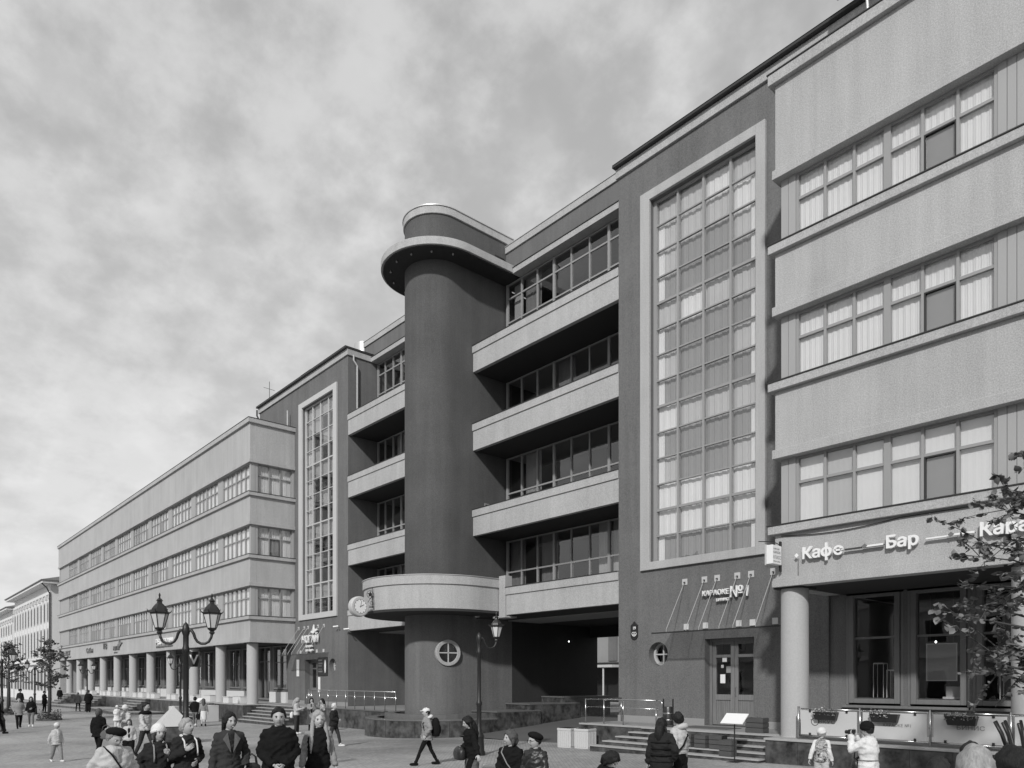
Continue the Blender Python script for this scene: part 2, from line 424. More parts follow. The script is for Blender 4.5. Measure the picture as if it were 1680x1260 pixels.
# ---------------------------------------------------------------- ribbon windows of the wings
BAY, GL = 5.58, 4.67
FRAMES = {}
def cols_of():
    w = (GL - .07*2 - .06*4 - .16) / 6; x = .07; out = []
    for k in range(6):
        out.append((x, x + w)); x += w + (.16 if k == 2 else .06)
    return out
WC = cols_of()
def frame_mesh(h, cols, width, name):
    key = (round(h, 3), width)
    if key not in FRAMES:
        mb = MB(); tz = h * .62
        x = 0.0
        for a, b in cols + [(width, width)]:
            mb.box(x, a, -.05, .06, 0, h); x = b
        for a, b in cols:
            mb.box(a, b, -.035, .05, 0, .06); mb.box(a, b, -.035, .05, h - .06, h); mb.box(a, b, -.035, .05, tz - .035, tz + .035)
        FRAMES[key] = mb.mesh('ribbon_frame', 'frame_grey')
    return FRAMES[key]
GLZ = {}
def ribbon(loc, h, rz=0.0, detail=True, cols=WC, width=GL, seed=0, lower='curtain', dark=()):
    rnd = random.Random(seed)
    w = piece('window', frame_mesh(h, cols, width, 'f'), B, loc, (1,1,1), (0,0,rz), world=True)
    tz = h*.62
    if detail:
        for k, (a, b) in enumerate(cols):
            for lo_, hi_ in ((.06, tz-.035), (tz+.035, h-.06)):
                pm = 'pane'
                piece('pane', unit_box(pm), w, ((a+b)/2, .01, (lo_+hi_)/2), (b-a, .012, hi_-lo_), (R(rnd.uniform(-.25,.25)), 0, R(rnd.uniform(-.25,.25))))
    else:
        key = (round(h,3), width)
        if key not in GLZ:
            mb = MB()
            for a, b in cols:
                for lo_, hi_ in ((.06, tz-.035), (tz+.035, h-.06)): mb.box(a, b, .004, .016, lo_, hi_)
            GLZ[key] = mb.mesh('glazing', 'pane')
        o = piece('pane', GLZ[key], w, (0,0,0)); o['kind'] = 'stuff'
    n = len(cols)
    if detail:
        for k, (a, b) in enumerate(cols):
            mname = 'curtain' if rnd.random() < .9 else 'curtain_mid'
            piece('curtain', sheet(mname, 5, .007 if lower == 'curtain' else .0015), w, ((a+b)/2, .075 + .012*(k % 2), h/2), (b-a+.05, 1, h))
        for k in dark:                                     # a sash with a dark gasket
            a, b = cols[k]
            mb = MB(); t = .035
            for (x0, x1, z0, z1) in ((a, a+t, .06, tz-.035), (b-t, b, .06, tz-.035), (a+t, b-t, .06, .06+t), (a+t, b-t, tz-.035-t, tz-.035)): mb.box(x0, x1, -.045, .03, z0, z1)
            mb.build('sash', 'steel_dark', w, local=True)
            piece('blind', unit_box('curtain_dark'), w, ((a+b)/2, .045, tz/2), (b-a, .01, tz))
    else:
        for half in (0, 1):
            if rnd.random() < .93:
                a = cols[0][0] if half == 0 else cols[n//2][0]; b = cols[n//2-1][1] if half == 0 else cols[-1][1]
                if rnd.random() < .35: a += rnd.uniform(0, .8)
                piece('curtain', sheet('curtain' if rnd.random() < .75 else 'curtain_mid', 14, .010), w, ((a+b)/2, .085, h/2), (b-a, 1, h))
        for k in range(n):
            if rnd.random() < .22:
                a, b = cols[k]
                piece('sash', unit_box('curtain_dark'), w, ((a+b)/2, -.004, .06 + (tz-.095)/2), (b-a-.02, .02, tz-.1))
    return w

def wing(sgn, xc, length, top, lint, sills, heads, nbay, ndet):
    """xc: street corner of the wing; it runs away in direction sgn"""
    def X(u): return xc + sgn*u
    end = sgn * -1
    def slab(u0, u1, y0, y1, z0, z1, name, m, par=B, **k):
        return MB().box(X(u0), X(u1), y0, y1, z0, z1).build(name, m, par, **k)
    YI = 30.0
    zs = [(lint, sills[0])] + [(heads[i], sills[i+1]) for i in range(2)] + [(heads[2], top)]
    for i, (z0, z1) in enumerate(zs):
        cap = .30 if i == 3 else .24
        m = MB()
        m.box(X(0), X(length), YA, YA + .42, z0 + .24, z1 - cap)
        m.box(X(0), X(.42), YA + .42, YI, z0 + .24, z1 - cap)
        m.box(X(length), X(length - .42), YA + .42, YI, z0 + .24, z1 - cap)
        band = m.build('spandrel_band', 'stucco_light', B, bevel=.012)
        m = MB()                                           # lower lip
        m.box(X(-.06), X(length), YA - .06, YA + .36, z0, z0 + .24)
        m.box(X(-.06), X(.36), YA + .36, YI, z0, z0 + .24)
        m.build('drip_band', 'stucco_light', band, bevel=.01)
        m = MB()                                           # coping
        m.box(X(-.14), X(length), YA - .14, YA + .42, z1 - cap, z1 - .015)
        m.box(X(-.14), X(.42), YA + .42, YI, z1 - cap, z1 - .015)
        m.build('coping', 'stucco_light', band, bevel=.012)
        m = MB()                                           # metal flashing on the coping
        m.box(X(-.165), X(length), YA - .165, YA + .45, z1 - .015, z1 + .012)
        m.box(X(-.165), X(.45), YA + .45, YI, z1 - .015, z1 + .012)
        m.build('flashing', 'roof_metal', band)
    # floors and the dark rooms behind the glass
    for i in range(4):
        z = (lint, heads[0], heads[1], heads[2])[i]
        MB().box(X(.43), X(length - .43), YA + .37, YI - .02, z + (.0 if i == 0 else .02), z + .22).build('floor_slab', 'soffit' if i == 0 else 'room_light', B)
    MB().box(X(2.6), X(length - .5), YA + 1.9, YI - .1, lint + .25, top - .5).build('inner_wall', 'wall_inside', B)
    MB().box(X(.1), X(length - .1), YA + .5, YI, top - .42, top - .32).build('roof', 'roof_metal', B)
    # far end wall (the near end is windows and bands)
    for i in range(3):
        h = heads[i] - sills[i]; zs0 = sills[i]
        for b in range(nbay):
            u0 = .5 + BAY*b
            u1 = u0 + GL
            if u1 > length:
                pier(X, u0 - .004, length - .05, zs0, h, False); break
            x0 = min(X(u0), X(u1))
            dk = (4,) if (sgn > 0 and b == 0) else ()
            ribbon((x0, YA + .24, zs0), h, 0, b < ndet, seed=sgn*100 + i*20 + b, dark=dk, lower='curtain' if i else 'blind')
            # boarded pier up to the next bay
            p0, p1 = u1, min(u1 + BAY - GL, length)
            pier(X, p0, p1, zs0, h, sgn > 0 and b < 1)
        pier(X, 0.08, .5, zs0, h, True)
        # window in the near end wall
        if sgn < 0:
            y0 = YA + .55; wd = 2.34
            pw = (wd - .14 - .12)/3; cl_ = [(.07 + k*(pw+.06), .07 + k*(pw+.06) + pw) for k in range(3)]
            ribbon((X(.24), y0, zs0), h, R(90), True, cl_, wd, seed=900+i, dark=(1,) if i == 1 else ())
            MB().box(X(.1), X(.32), YA + .1, y0, zs0 + .013, zs0 + h).build('pier', 'board', B)
            MB().box(X(.1), X(.32), y0 + wd, YB + .02, zs0 + .013, zs0 + h).build('pier', 'board', B)
            MB().box(X(.5), X(2.4), YB + .4, YB + .5, zs0, zs0 + h).build('inner_wall', 'wall_inside', B)
    return X
def pier(X, u0, u1, z, h, boards):
    y = YA + .17
    if not boards:
        MB().box(X(u0), X(u1), y, y + .2, z + .013, z + h).build('pier', 'board', B); return
    p = MB().box(X(u0), X(u1), y + .03, y + .2, z + .013, z + h).build('pier', 'board', B)
    n = max(2, round((u1 - u0) / .17)); w = (u1 - u0)/n
    for k in range(n):
        o = piece('board', unit_box('board'), p, (X(u0 + (k+.5)*w), y + .018, z + .013 + h/2), (w - .012, .03, h - .02), world=True)
XL = wing(-1, -46.39, 60.7, 16.67, 2.42, [4.116, 8.018, 11.99], [6.01, 9.917, 13.867], 11, 3)
XR = wing(+1, -10.39, 24.0, 16.33, 2.50, [4.153, 8.01, 11.72], [5.96, 9.81, 13.50], 4, 2)
# far gable of the long wing
MB().box(-107.1, -106.7, YA + .1, 30, -2.9, 16.3).build('wall', 'stucco_light', B)

# ---------------------------------------------------------------- columns and ground floor
cm = MB().lathe([(.37, 0), (.37, .02), (.36, .03), (.36, 1.9), (.355, 3.9), (.355, 4.1)], n=32).mesh('column', 'column_paint', smooth=True)
cm.set_sharp_from_angle(angle=R(40))
capm = MB().box(-.40, .40, -.40, .40, 0, .05).mesh('column_head', 'soffit')
for x, zt in [(-47.11 - 5.58*k, 2.42) for k in range(11)] + [(-10.07 + 5.4*k, 2.5) for k in range(5)]:
    c = piece('column', cm, B, (x, 19.02, TERR), (1, 1, (zt - TERR - .04)/4.1), world=True)
    o = piece('column_head', capm, c, (0, 0, 4.1), (1, 1, 4.1/(zt - TERR - .04)))
# ground floor wall behind the columns: piers, wooden shop windows, white plinths
YG = 21.75
def shop_window(x0, x1, z0, z1, transom, kids=True, split=None):
    p = MB(); t = .145
    p.box(x0, x0+t, YG-.14, YG+.12, z0, z1); p.box(x1-t, x1, YG-.14, YG+.12, z0, z1)
    p.box(x0+t, x1-t, YG-.14, YG+.12, z0, z0+t*.9); p.box(x0+t, x1-t, YG-.14, YG+.12, z1-t*.6, z1)
    xsx = [x0+t, x1-t]
    if split:
        xm = (x0+x1)/2; p.box(xm-.06, xm+.06, YG-.10, YG+.10, z0+t*.9, z1-t*.6); xsx = [x0+t, xm-.06, xm+.06, x1-t]
    w = p.build('shop_window', 'wood', B, bevel=.015)
    q = MB(); q.box(x0-.09, x0-.012, YG-.10, YG+.1, z0-.05, z1); q.box(x1+.012, x1+.09, YG-.10, YG+.1, z0-.05, z1); q.box(x0-.15, x1+.15, YG-.24, YG+.1, z0-.13, z0-.055)
    q.build('casing', 'wood', w, bevel=.01)
    for a, b in zip(xsx[::2], xsx[1::2]):
        tzz = z0 + (z1-z0)*transom
        MB().box(a, b, YG-.06, YG+.06, tzz-.03, tzz+.03).build('transom', 'wood', w)
        for lo_, hi_ in ((z0+t*.9, tzz-.03), (tzz+.03, z1-t*.6)):
            piece('pane', unit_box('pane_dark'), w, ((a+b)/2, YG, (lo_+hi_)/2), (b-a, .012, hi_-lo_), (R(random.uniform(-.3,.3)), 0, R(random.uniform(-.3,.3))), world=True)
    return w
# right wing ground floor
xw = [(-9.79, -8.38), (-8.10, -6.73), (-6.50, -5.10), (-4.4, -3.0), (-2.7, -1.3), (-1.0, .4)]
holes = [(a-.09, b+.09, -.80, 2.5) for a, b in xw]
m = MB(); wall_y(m, -10.35, 14, -2.4, 2.5, YG-.1, YG+.3, holes); m.build('wall', 'stucco_mid', B)
for a, b in xw: shop_window(a, b, -.66, 2.46, .60)
# left wing ground floor: three-light windows between columns, with white plinth panels
lw = []
for k in range(11):
    a = -47.55 - 5.58*k
    for (d0, d1) in ((.1, 2.35), (2.75, 5.0)): lw.append((a - d1, a - d0, k))
holes = [(a-.09, b+.09, -.78 if k else (-.78 if b > -50 else -1.53), 2.42) for a, b, k in lw]
m = MB(); wall_y(m, -107, -47.46, -2.9, 2.42, YG-.1, YG+.3, holes); m.build('wall', 'stucco_mid', B)
for n_, (a, b, k) in enumerate(lw):
    dr = (n_ == 1)
    shop_window(a, b, -.64 if not dr else -1.4, 2.38, .62 if not dr else .72, split=True)
    if not dr: MB().box(a-.2, b+.2, YG-.34, YG-.11, TERR, -.80).build('plinth', 'plinth_white', B, bevel=.01)
# one long dark room behind each ground floor
for x0, x1 in ((-106.5, -47.6), (-10.2, 13.8)):
    m = MB(); m.box(x0, x1, 26.0, 26.2, -1.6, 2.6); m.box(x0, x1, YG+.3, 26, -1.75, -1.62); m.box(x0, x1, YG+.3, 26, 2.62, 2.7)
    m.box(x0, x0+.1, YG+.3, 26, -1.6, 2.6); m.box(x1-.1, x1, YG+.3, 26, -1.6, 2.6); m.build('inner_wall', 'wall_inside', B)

# ---------------------------------------------------------------- stair blocks
def stair_block(side):
    if side > 0: x0, x1, top = -18.47, -5.6, 18.95
    else: x0, x1, top = -52.1, -39.24, 19.15
    if side > 0:
        win = (-16.95, -12.70, 4.28, 17.42); fr = (-17.37, -12.37, 4.0, 17.75); door = (-14.66, -12.80, TERR, 1.40); rc = (-16.62, .94)
    else:
        win = (-45.17, -40.95, 4.22, 17.62); fr = (-45.65, -40.52, 3.88, 17.96); door = (-44.91, -43.04, TERR, 1.32); rc = (-41.15, .90)
    rr, half = .43, .56
    gf = (-10.36, x1, -3.0, 2.5) if side > 0 else (x0, -47.45, -3.0, 2.42)
    holes = [gf, win, door, (rc[0]-half, rc[0]+half, rc[1]-half, rc[1]+half)]
    m = MB(); wall_y(m, x0, x1, -2.9, top, YB, YB+.55, holes); round_cell(m, rc[0], rc[1], rr, half, YB, YB+.5)
    m.build('stair_wall', 'stucco_mid', B)
    lo0, lo1 = (-2.9, 2.6) if side > 0 else (2.6, -2.9)
    m = MB(); m.box(x0, x0+.5, YB+.55, 34, lo0, top); m.box(x1-.5, x1, YB+.55, 34, lo1, top); m.box(x0+.5, x1-.5, 33.5, 34, -2.9, top); m.build('side_wall', 'stucco_mid', B)
    # cornice and projecting dark roof edge
    c = MB(); c.box(x0-.08, x1+.08, YB-.09, 34.1, top, top+.36).build('cornice', 'stucco_light', B, bevel=.015)
    rf = MB(); o_ = .12
    rf.box(x0-o_, x1+o_, YB-.25, 34.4, top+.365, top+.45); rf = rf.build('roof', 'roof_metal', B, bevel=.01)
    m = MB()
    m.v += [(x0-o_, YB-.25, top+.475), (x1+o_, YB-.25, top+.475), (x1+o_, 34.4, top+.475), (x0-o_, 34.4, top+.475), (x0+5, 27.5, top+1.5), (x1-5, 27.5, top+1.5)]
    for q in ((0,1,5,4),(1,2,5),(2,3,4,5),(3,0,4)): m.f.append(q); m.m.append(0)
    m.build('roof_slope', 'roof_metal', rf)
    # light surround
    s = MB(); a, b, z0, z1 = fr; wa, wb, wz0, wz1 = win
    s.box(a, wa, YB-.10, YB+.02, z0, z1); s.box(wb, b, YB-.10, YB+.02, z0, z1); s.box(wa, wb, YB-.10, YB+.02, z0, wz0); s.box(wa, wb, YB-.10, YB+.02, wz1, z1)
    s.build('window_surround', 'stucco_light' if side > 0 else 'stucco_white', B, bevel=.012)
    # tall glazing
    wd, h = wb-wa-.004, wz1-wz0-.004; nc, nr = 4, 14
    fm = MB(); cw, rh = wd/nc, h/nr
    for k in range(nc+1):
        t = .038 if 0 < k < nc else .07
        x = min(max(k*cw, t), wd-t); fm.box(x-t, x+t, -.05, .08, 0, h)
    for r_ in range(nr+1):
        t = .042 if r_ % 4 == 2 else .022
        z = min(max(r_*rh, t), h-t); fm.box(.02, wd-.02, -.03, .06, z-t, z+t)
    me = fm.mesh('stair_frame', 'frame_grey')
    w = piece('stair_window', me, B, (wa+.002, YB+.20, wz0+.002), world=True)
    if side < 0: me.materials[0] = MATS['frame_light']
    rnd = random.Random(11 + side)
    for k in range(nc):
        for r_ in range(nr):
            piece('pane', unit_box('pane' if side > 0 else 'pane_dark'), w, ((k+.5)*cw, .01, (r_+.5)*rh), (cw-.06, .012, rh-.04), (R(rnd.uniform(-1.1,1.1)), 0, R(rnd.uniform(-1.3,1.3))))
    for r_ in range(nr):
        zc, ph = (r_+.5)*rh, r_ % 4
        for k in range(nc):
            if side > 0:
                if r_ in (1, 2): mm = 'curtain'
                elif ph == 1 or r_ >= 12: mm = 'curtain_mid' if (k + r_) % 5 else 'curtain'
                elif r_ == 0: mm = 'curtain_dark'
                else: mm = 'curtain_mid' if (k in (0, 3) and ph == 3) else 'curtain_dark'
                if r_ not in (1, 2) and k in (0, 3) and ph != 1:
                    s_ = .34; piece('curtain', sheet('curtain', 4, .006), w, ((k+.5)*cw + (cw*.3 if k == 3 else -cw*.3), .10, zc), (cw*s_, 1, rh))
            else:
                if ph == 1: mm = 'curtain_mid'
                elif k == 0: mm = 'curtain_mid' if rnd.random() < .6 else 'curtain'
                elif rnd.random() < .28: mm = 'curtain_mid'
                else: continue
            piece('curtain', sheet(mm, 4, .013), w, ((k+.5)*cw, .14 + .01*(k % 2), zc), (cw + .01, 1, rh + .01))
    # staircase seen behind the glass: landings, railing and back wall
    m = MB()
    for lv in (4.1, 7.95, 11.8, 15.6): m.box(wa-.8, wb+.8, YB+.85, YB+3.6, lv-.35, lv-.1)
    m.build('landing', 'room_light', B)
    MB().box(wa-1, wb+1, YB+3.6, YB+3.7, 2, 18.3).build('inner_wall', 'wall_inside', B)
    m = MB()
    for lv in (4.1, 7.95, 11.8, 15.6):
        for zz in (.3, .6, .95): m.box(wa, wb, YB+.86, YB+.89, lv+zz, lv+zz+.03)
    m.build('stair_rail', 'frame_light', B)
    # round window with its cross bars
    m = MB()
    n = 36
    pr = [(rr-.001, -.06), (rr-.08, -.06), (rr-.08, .05), (rr-.001, .05)]
    for k in range(n):
        t0, t1 = 2*math.pi*k/n, 2*math.pi*(k+1)/n
        for (ra, ya), (rb, yb) in zip(pr, pr[1:]):
            P = lambda r_, t, y: (rc[0] + r_*math.cos(t), YB+.36+y, rc[1] + r_*math.sin(t))
            m.poly([P(ra,t0,ya), P(rb,t0,yb), P(rb,t1,yb), P(ra,t1,ya)])
    m.box(rc[0]-rr+.05, rc[0]+rr-.05, YB+.32, YB+.38, rc[1]-.022, rc[1]+.022)
    m.box(rc[0]-.022, rc[0]+.022, YB+.31, YB+.37, rc[1]-rr+.05, rc[1]+rr-.05)
    rw = m.build('round_window', 'frame_light', B)
    for q in range(4):
        g_ = MB(); pts = [(rc[0] + .02*(1 if q in (0,3) else -1), YB+.35, rc[1] + .02*(1 if q < 2 else -1))]
        for k in range(9):
            t = math.pi/2*(q + k/8); pts.append((rc[0] + (rr-.07)*math.cos(t), YB+.35, rc[1] + (rr-.07)*math.sin(t)))
        g_.poly(pts[::-1]); g_.build('pane', 'pane', rw)
    MB().box(rc[0]-.6, rc[0]+.6, YB+.9, YB+.95, rc[1]-.6, rc[1]+.6).build('inner_wall', 'curtain_mid', B)
    # plaster plinth
    MB()
    for a, b in ((x0-.02 if side > 0 else -47.4, door[0]), (door[1], -10.4 if side > 0 else x1)):
        MB().box(a, b, YB-.035, YB+.0, TERR-.2, TERR+.22).build('plinth', 'terrace_stone', B, bevel=.01)
    return door
doorR = stair_block(1); doorL = stair_block(-1)

# wooden double door of the right stair block
def door_leafs(d, y, m='wood_old'):
    a, b, z0, z1 = d; f = MB(); t = .09
    f.box(a, a+t, y-.1, y+.1, z0, z1); f.box(b-t, b, y-.1, y+.1, z0, z1); f.box(a+t, b-t, y-.1, y+.1, z1-t, z1)
    zt = z0 + (z1-z0)*.80
    D = f.build('door', m, B, bevel=.01); mid = (a+b)/2
    for s0, s1 in ((a+t+.005, mid-.006), (mid+.006, b-t-.005)):
        l = MB(); st = .13
        l.box(s0, s0+st, y-.05, y+.04, z0+.02, z1-t); l.box(s1-st, s1, y-.05, y+.04, z0+.02, z1-t)
        l.box(s0+st, s1-st, y-.05, y+.04, z0+.02, z0+.16); l.box(s0+st, s1-st, y-.05, y+.04, z0+.86, z0+1.05); l.box(s0+st, s1-st, y-.05, y+.04, zt-.05, zt+.05); l.box(s0+st, s1-st, y-.05, y+.04, z1-t-.10, z1-t)
        l.build('door_leaf', m, D, bevel=.008)
        n = 8; w = (s1-s0-2*st)/n
        for k in range(n): piece('plank', unit_box(m), D, (s0+st+(k+.5)*w, y+.0, z0+.51), (w-.012, .04, .70), world=True)
        piece('pane', unit_box('pane_dark'), D, ((s0+s1)/2, y, (z0+1.05+zt-.05)/2), (s1-s0-2*st, .01, zt-.05-z0-1.05), world=True)
        piece('pane', unit_box('pane_dark'), D, ((s0+s1)/2, y, (zt+.05+z1-t-.1)/2), (s1-s0-2*st, .01, z1-t-.1-zt-.05), world=True)
    MB().tube([(mid+.07, y-.05, z0+1.0), (mid+.07, y-.10, z0+1.02), (mid+.07, y-.10, z0+1.28), (mid+.07, y-.05, z0+1.3)], .012, 8).build('handle', 'steel', D)
    MB().box(a-.5, b+.5, y+1.5, y+1.6, z0, z1+.5).build('inner_wall', 'wall_inside', B)
    return D
DR = door_leafs(doorR, YB+.38)
DL = door_leafs(doorL, YB+.45, 'wood')
for (x, z, w, h, mm) in ((-14.20, .62, .17, .20, 'paper'), (-14.28, -.10, .19, .30, 'paper'), (-14.25, .42, .1, .1, 'paper'), (-14.05, .25, .32, .22, 'curtain_dark')):
    MB().box(x, x+w, YB+.355, YB+.362, z, z+h).build('notice', mm, DR)

# ---------------------------------------------------------------- tower, rings, balconies and recessed centre
RT, YT = 1.49, 20.54
def stadium(r, yb, n=40, y0=YT):
    return [(XC - r, yb)] + [(XC + r*math.cos(math.pi + math.pi*k/n), y0 + r*math.sin(math.pi + math.pi*k/n)) for k in range(n+1)] + [(XC + r, yb)]
def smooth_build(m, name, mt, par, bevel=0):
    o = m.build(name, mt, par, smooth=True, autosmooth=35, bevel=bevel); return o
tw = smooth_build(MB().prism(stadium(RT, 24.0, 64), 3.05, 21.22), 'tower', 'stucco_dark', B)
smooth_build(MB().prism(stadium(RT, 24.0, 64), -2.9, 3.04), 'tower_base', 'stucco_mid', tw)
smooth_build(MB().prism(stadium(RT+.07, 24.04, 64), 21.22, 21.56), 'coping', 'stucco_light', tw, .012)
smooth_build(MB().prism(stadium(RT+.11, 24.06, 64), 21.563, 21.61), 'flashing', 'metal_light', tw)
smooth_build(MB().prism(stadium(2.60, 23.60, 64), 19.20, 19.55), 'canopy_ring', 'stucco_light', tw, .015)
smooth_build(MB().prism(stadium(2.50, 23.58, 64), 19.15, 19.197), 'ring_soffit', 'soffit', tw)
for k in range(7):
    t = math.pi + math.pi*(k+.4)/7
    MB().lathe([(.035, 0), (.045, -.05), (.03, -.08)], (XC + 2.15*math.cos(t), YT + 2.15*math.sin(t), 19.148), 10).build('spotlight', 'frame_grey', tw)
# curved balcony above the street
RB = 3.38
smooth_build(MB().strip(stadium(RB, 21.56, 64), stadium(RB-.2, 21.56, 64), 3.10, 4.14), 'nose_balcony', 'stucco_light', tw)
smooth_build(MB().strip(stadium(RB+.06, 21.56, 64), stadium(RB-.22, 21.56, 64), 4.143, 4.53), 'coping', 'stucco_light', tw, .01)
smooth_build(MB().strip(stadium(RB+.09, 21.56, 64), stadium(RB-.25, 21.56, 64), 4.533, 4.56), 'flashing', 'metal_light', tw)
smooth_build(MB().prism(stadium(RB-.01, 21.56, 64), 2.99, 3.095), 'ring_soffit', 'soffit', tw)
for sx in (-1, 1):
    xx = XC + sx*(RB + .06)
    MB().box(xx, xx + sx*.42, YB-.06, YB+.36, 2.86, 4.66).build('balcony_post', 'stucco_light', B, bevel=.012)
    MB().box(xx-.28, xx + sx*.3+.28, YB-.2, YB+.5, 2.78, 2.855).build('bracket', 'stucco_light', B)
levels = [(2.90, 4.13), (6.75, 7.98), (10.75, 12.0), (14.43, 15.65)]
sides = ((XC + RT, -18.47), (-39.24, XC - RT))
for li, (zb, zt) in enumerate(levels):
    for si, (x0, x1) in enumerate(sides):
        a, b = x0 + .003, x1 - .003
        if li == 0:
            if si == 0: a = XC + RB + .06 + .425
            else: b = XC - RB - .06 - .425
        bal = MB().box(a, b, YB+.0, YB+.2, zb, zt-.34).build('balcony', 'stucco_light', B, bevel=.012)
        MB().box(a - (0.05 if si == 0 and li else 0), b, YB-.05, YB+.24, zt-.337, zt-.015).build('coping', 'stucco_light', bal, bevel=.01)
        MB().box(a, b, YB-.075, YB+.26, zt-.012, zt+.012).build('flashing', 'roof_metal', bal)
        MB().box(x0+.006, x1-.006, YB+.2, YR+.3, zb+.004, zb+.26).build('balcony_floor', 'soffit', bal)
# recessed wall: windows of every storey
def recess_window(x0, x1, z0, z1, trans, seed, flip):
    n = 8 if not flip else 10
    wd, h = x1-x0, z1-z0; cw = wd/n
    m = MB()
    for k in range(n+1):
        t = .06 if k % 3 == 0 else .03
        x = min(max(k*cw, t), wd-t); m.box(x-t, x+t, -.05, .07, 0, h)
    tl = [0] + [z-z0 for z in trans] + [h]
    for z in tl:
        z = min(max(z, .035), h-.035); m.box(.01, wd-.01, -.03, .06, z-.035, z+.035)
    w = piece('balcony_window', m.mesh('balcony_frame', 'frame_grey'), B, (x0, YR+.02, z0), world=True)
    rnd = random.Random(seed)
    for k in range(n):
        for lo_, hi_ in zip(tl, tl[1:]):
            piece('pane', unit_box('pane_dark'), w, ((k+.5)*cw, .01, (lo_+hi_)/2), (cw-.05, .012, hi_-lo_-.05), (R(rnd.uniform(-.6,.6)), 0, R(rnd.uniform(-.6,.6))))
    for k in range(n):
        if rnd.random() < .30: piece('curtain', sheet('curtain_mid' if rnd.random() < .5 else 'curtain_dark', 4, .008), w, ((k+.5)*cw, .25, h/2), (cw*rnd.choice((1, .5, 1)), 1, h))
    MB().box(x0, x1, YR+2.2, YR+2.3, z0-.3, z1+.3).build('inner_wall', 'wall_inside', B)
    MB().box(x0, x1, YR+.1, YR+2.2, z0-.32, z0-.1).build('floor_slab', 'room_light', B)
spans = ((XC+RT+.12, -18.50), (-39.20, XC-RT-.10))
zw = [(3.18, 6.72, (5.2,)), (7.05, 10.72, (9.0,)), (11.05, 14.4, (12.9,)), (14.72, 19.12, (17.25, 18.4))]
for li, (z0, z1, tr) in enumerate(zw):
    for si, (a, b) in enumerate(spans): recess_window(a, b, z0, z1, tr, li*7+si, si == 1)
# eaves and attic of the centre
for (x0, x1) in ((XC + 2.6, -18.475), (-39.235, XC - 2.6)):
    MB().box(x0+.004, x1, 23.07, 24.2, 19.14, 19.40).build('eave', 'stucco_light', B, bevel=.01)
    MB().box(x0+.004, x1, 23.04, 24.2, 19.403, 19.43).build('flashing', 'roof_metal', B)
for (x0, x1) in ((XC + RT, -17.0), (-40.9, XC - RT)):
    MB().box(x0+.004, x1, 23.62, 33, 19.05, 20.72).build('attic_wall', 'stucco_mid', B)
    MB().box(x0+.004, x1, 23.55, 33, 20.723, 21.03).build('coping', 'stucco_light', B, bevel=.01)
    MB().box(x0+.004, x1, 23.52, 33, 21.033, 21.06).build('flashing', 'metal_light', B)
MB().box(-39.23, -18.48, 30, 30.3, 2.35, 19.0).build('wall', 'stucco_mid', B)
# side windows on the flank of the tower, beside each balcony
for li, (zb, zt) in enumerate(levels):
    x = XC + RT
    w = MB().box(x, x+.018, 22.25, 23.10, zt-.85, zt+.42).build('side_window', 'frame_grey', B)
    for (y0, y1) in ((22.31, 22.65), (22.70, 23.04)): MB().box(x+.019, x+.024, y0, y1, zt-.8, zt+.37).build('pane', 'black_board', w)
w = MB().box(XC+RT, XC+RT+.018, 22.9, 23.5, 19.95, 20.45).build('side_window', 'black_board', B)
# passages: floors, ceilings, back lintel
m = MB()
ny = 10
for k in range(ny):
    y0, y1 = 19.5 + 13*k/ny, 19.5 + 13*(k+1)/ny
    f = lambda y: gz(-23) + .02 + .62*max(0, min(1, (y-20.2)/8))
    m.poly([(XC+RT, y0, f(y0)), (-18.46, y0, f(y0)), (-18.46, y1, f(y1)), (XC+RT, y1, f(y1))])
o = m.build('passage_floor', 'asphalt'); o['kind'] = 'structure'  # darker floor tone put in to cut bounce and deepen the passage shade
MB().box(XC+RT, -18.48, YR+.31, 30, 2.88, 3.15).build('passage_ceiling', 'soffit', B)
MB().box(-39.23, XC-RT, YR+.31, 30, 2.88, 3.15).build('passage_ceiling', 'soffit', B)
MB().box(XC-RT, XC+RT-.002, 24.0, 30.2, -2.9, 19).build('passage_wall', 'stucco_shaded', B)
MB().box(-39.23, XC-RT, 29.5, 30.0, -2.9, 2.88).build('passage_wall', 'stucco_shaded', B)
MB().box(XC+RT+.002, -18.48, 29.6, 29.95, 2.30, 2.88).build('passage_beam', 'stucco_shaded', B)
# big round window of the tower base
ang = R(75); nrm = Vector((math.sin(ang), -math.cos(ang), 0)); cen = Vector((XC, YT, 1.25)) + nrm*(RT)
tg = Vector((math.cos(ang), math.sin(ang), 0)); upv = Vector((0,0,1))
m = MB(); n = 48
prof = [(.60, -.14), (.60, .06), (.585, .075), (.455, .075), (.44, .06), (.44, -.05)]
def PP(r_, t, d): return cen + tg*(r_*math.cos(t)) + upv*(r_*math.sin(t)) + nrm*d
for k in range(n):
    t0, t1 = 2*math.pi*k/n, 2*math.pi*(k+1)/n
    for (ra, da), (rb, db) in zip(prof, prof[1:]): m.poly([PP(ra,t0,da), PP(ra,t1,da), PP(rb,t1,db), PP(rb,t0,db)])
rw = m.build('round_window', 'stucco_light', B, smooth=True, autosmooth=30)
m = MB(); m.poly([PP(.45, 2*math.pi*k/n, .022) for k in range(n)]); m.build('backing', 'black_board', rw)
for q in range(4):
    m = MB(); m.poly([PP(.03*1.41, math.pi/2*(q+.5), .028)] + [PP(.43, math.pi/2*(q + (k+.3)/8.6), .028) for k in range(9)]); m.build('pane', 'pane_dark', rw)
m = MB()
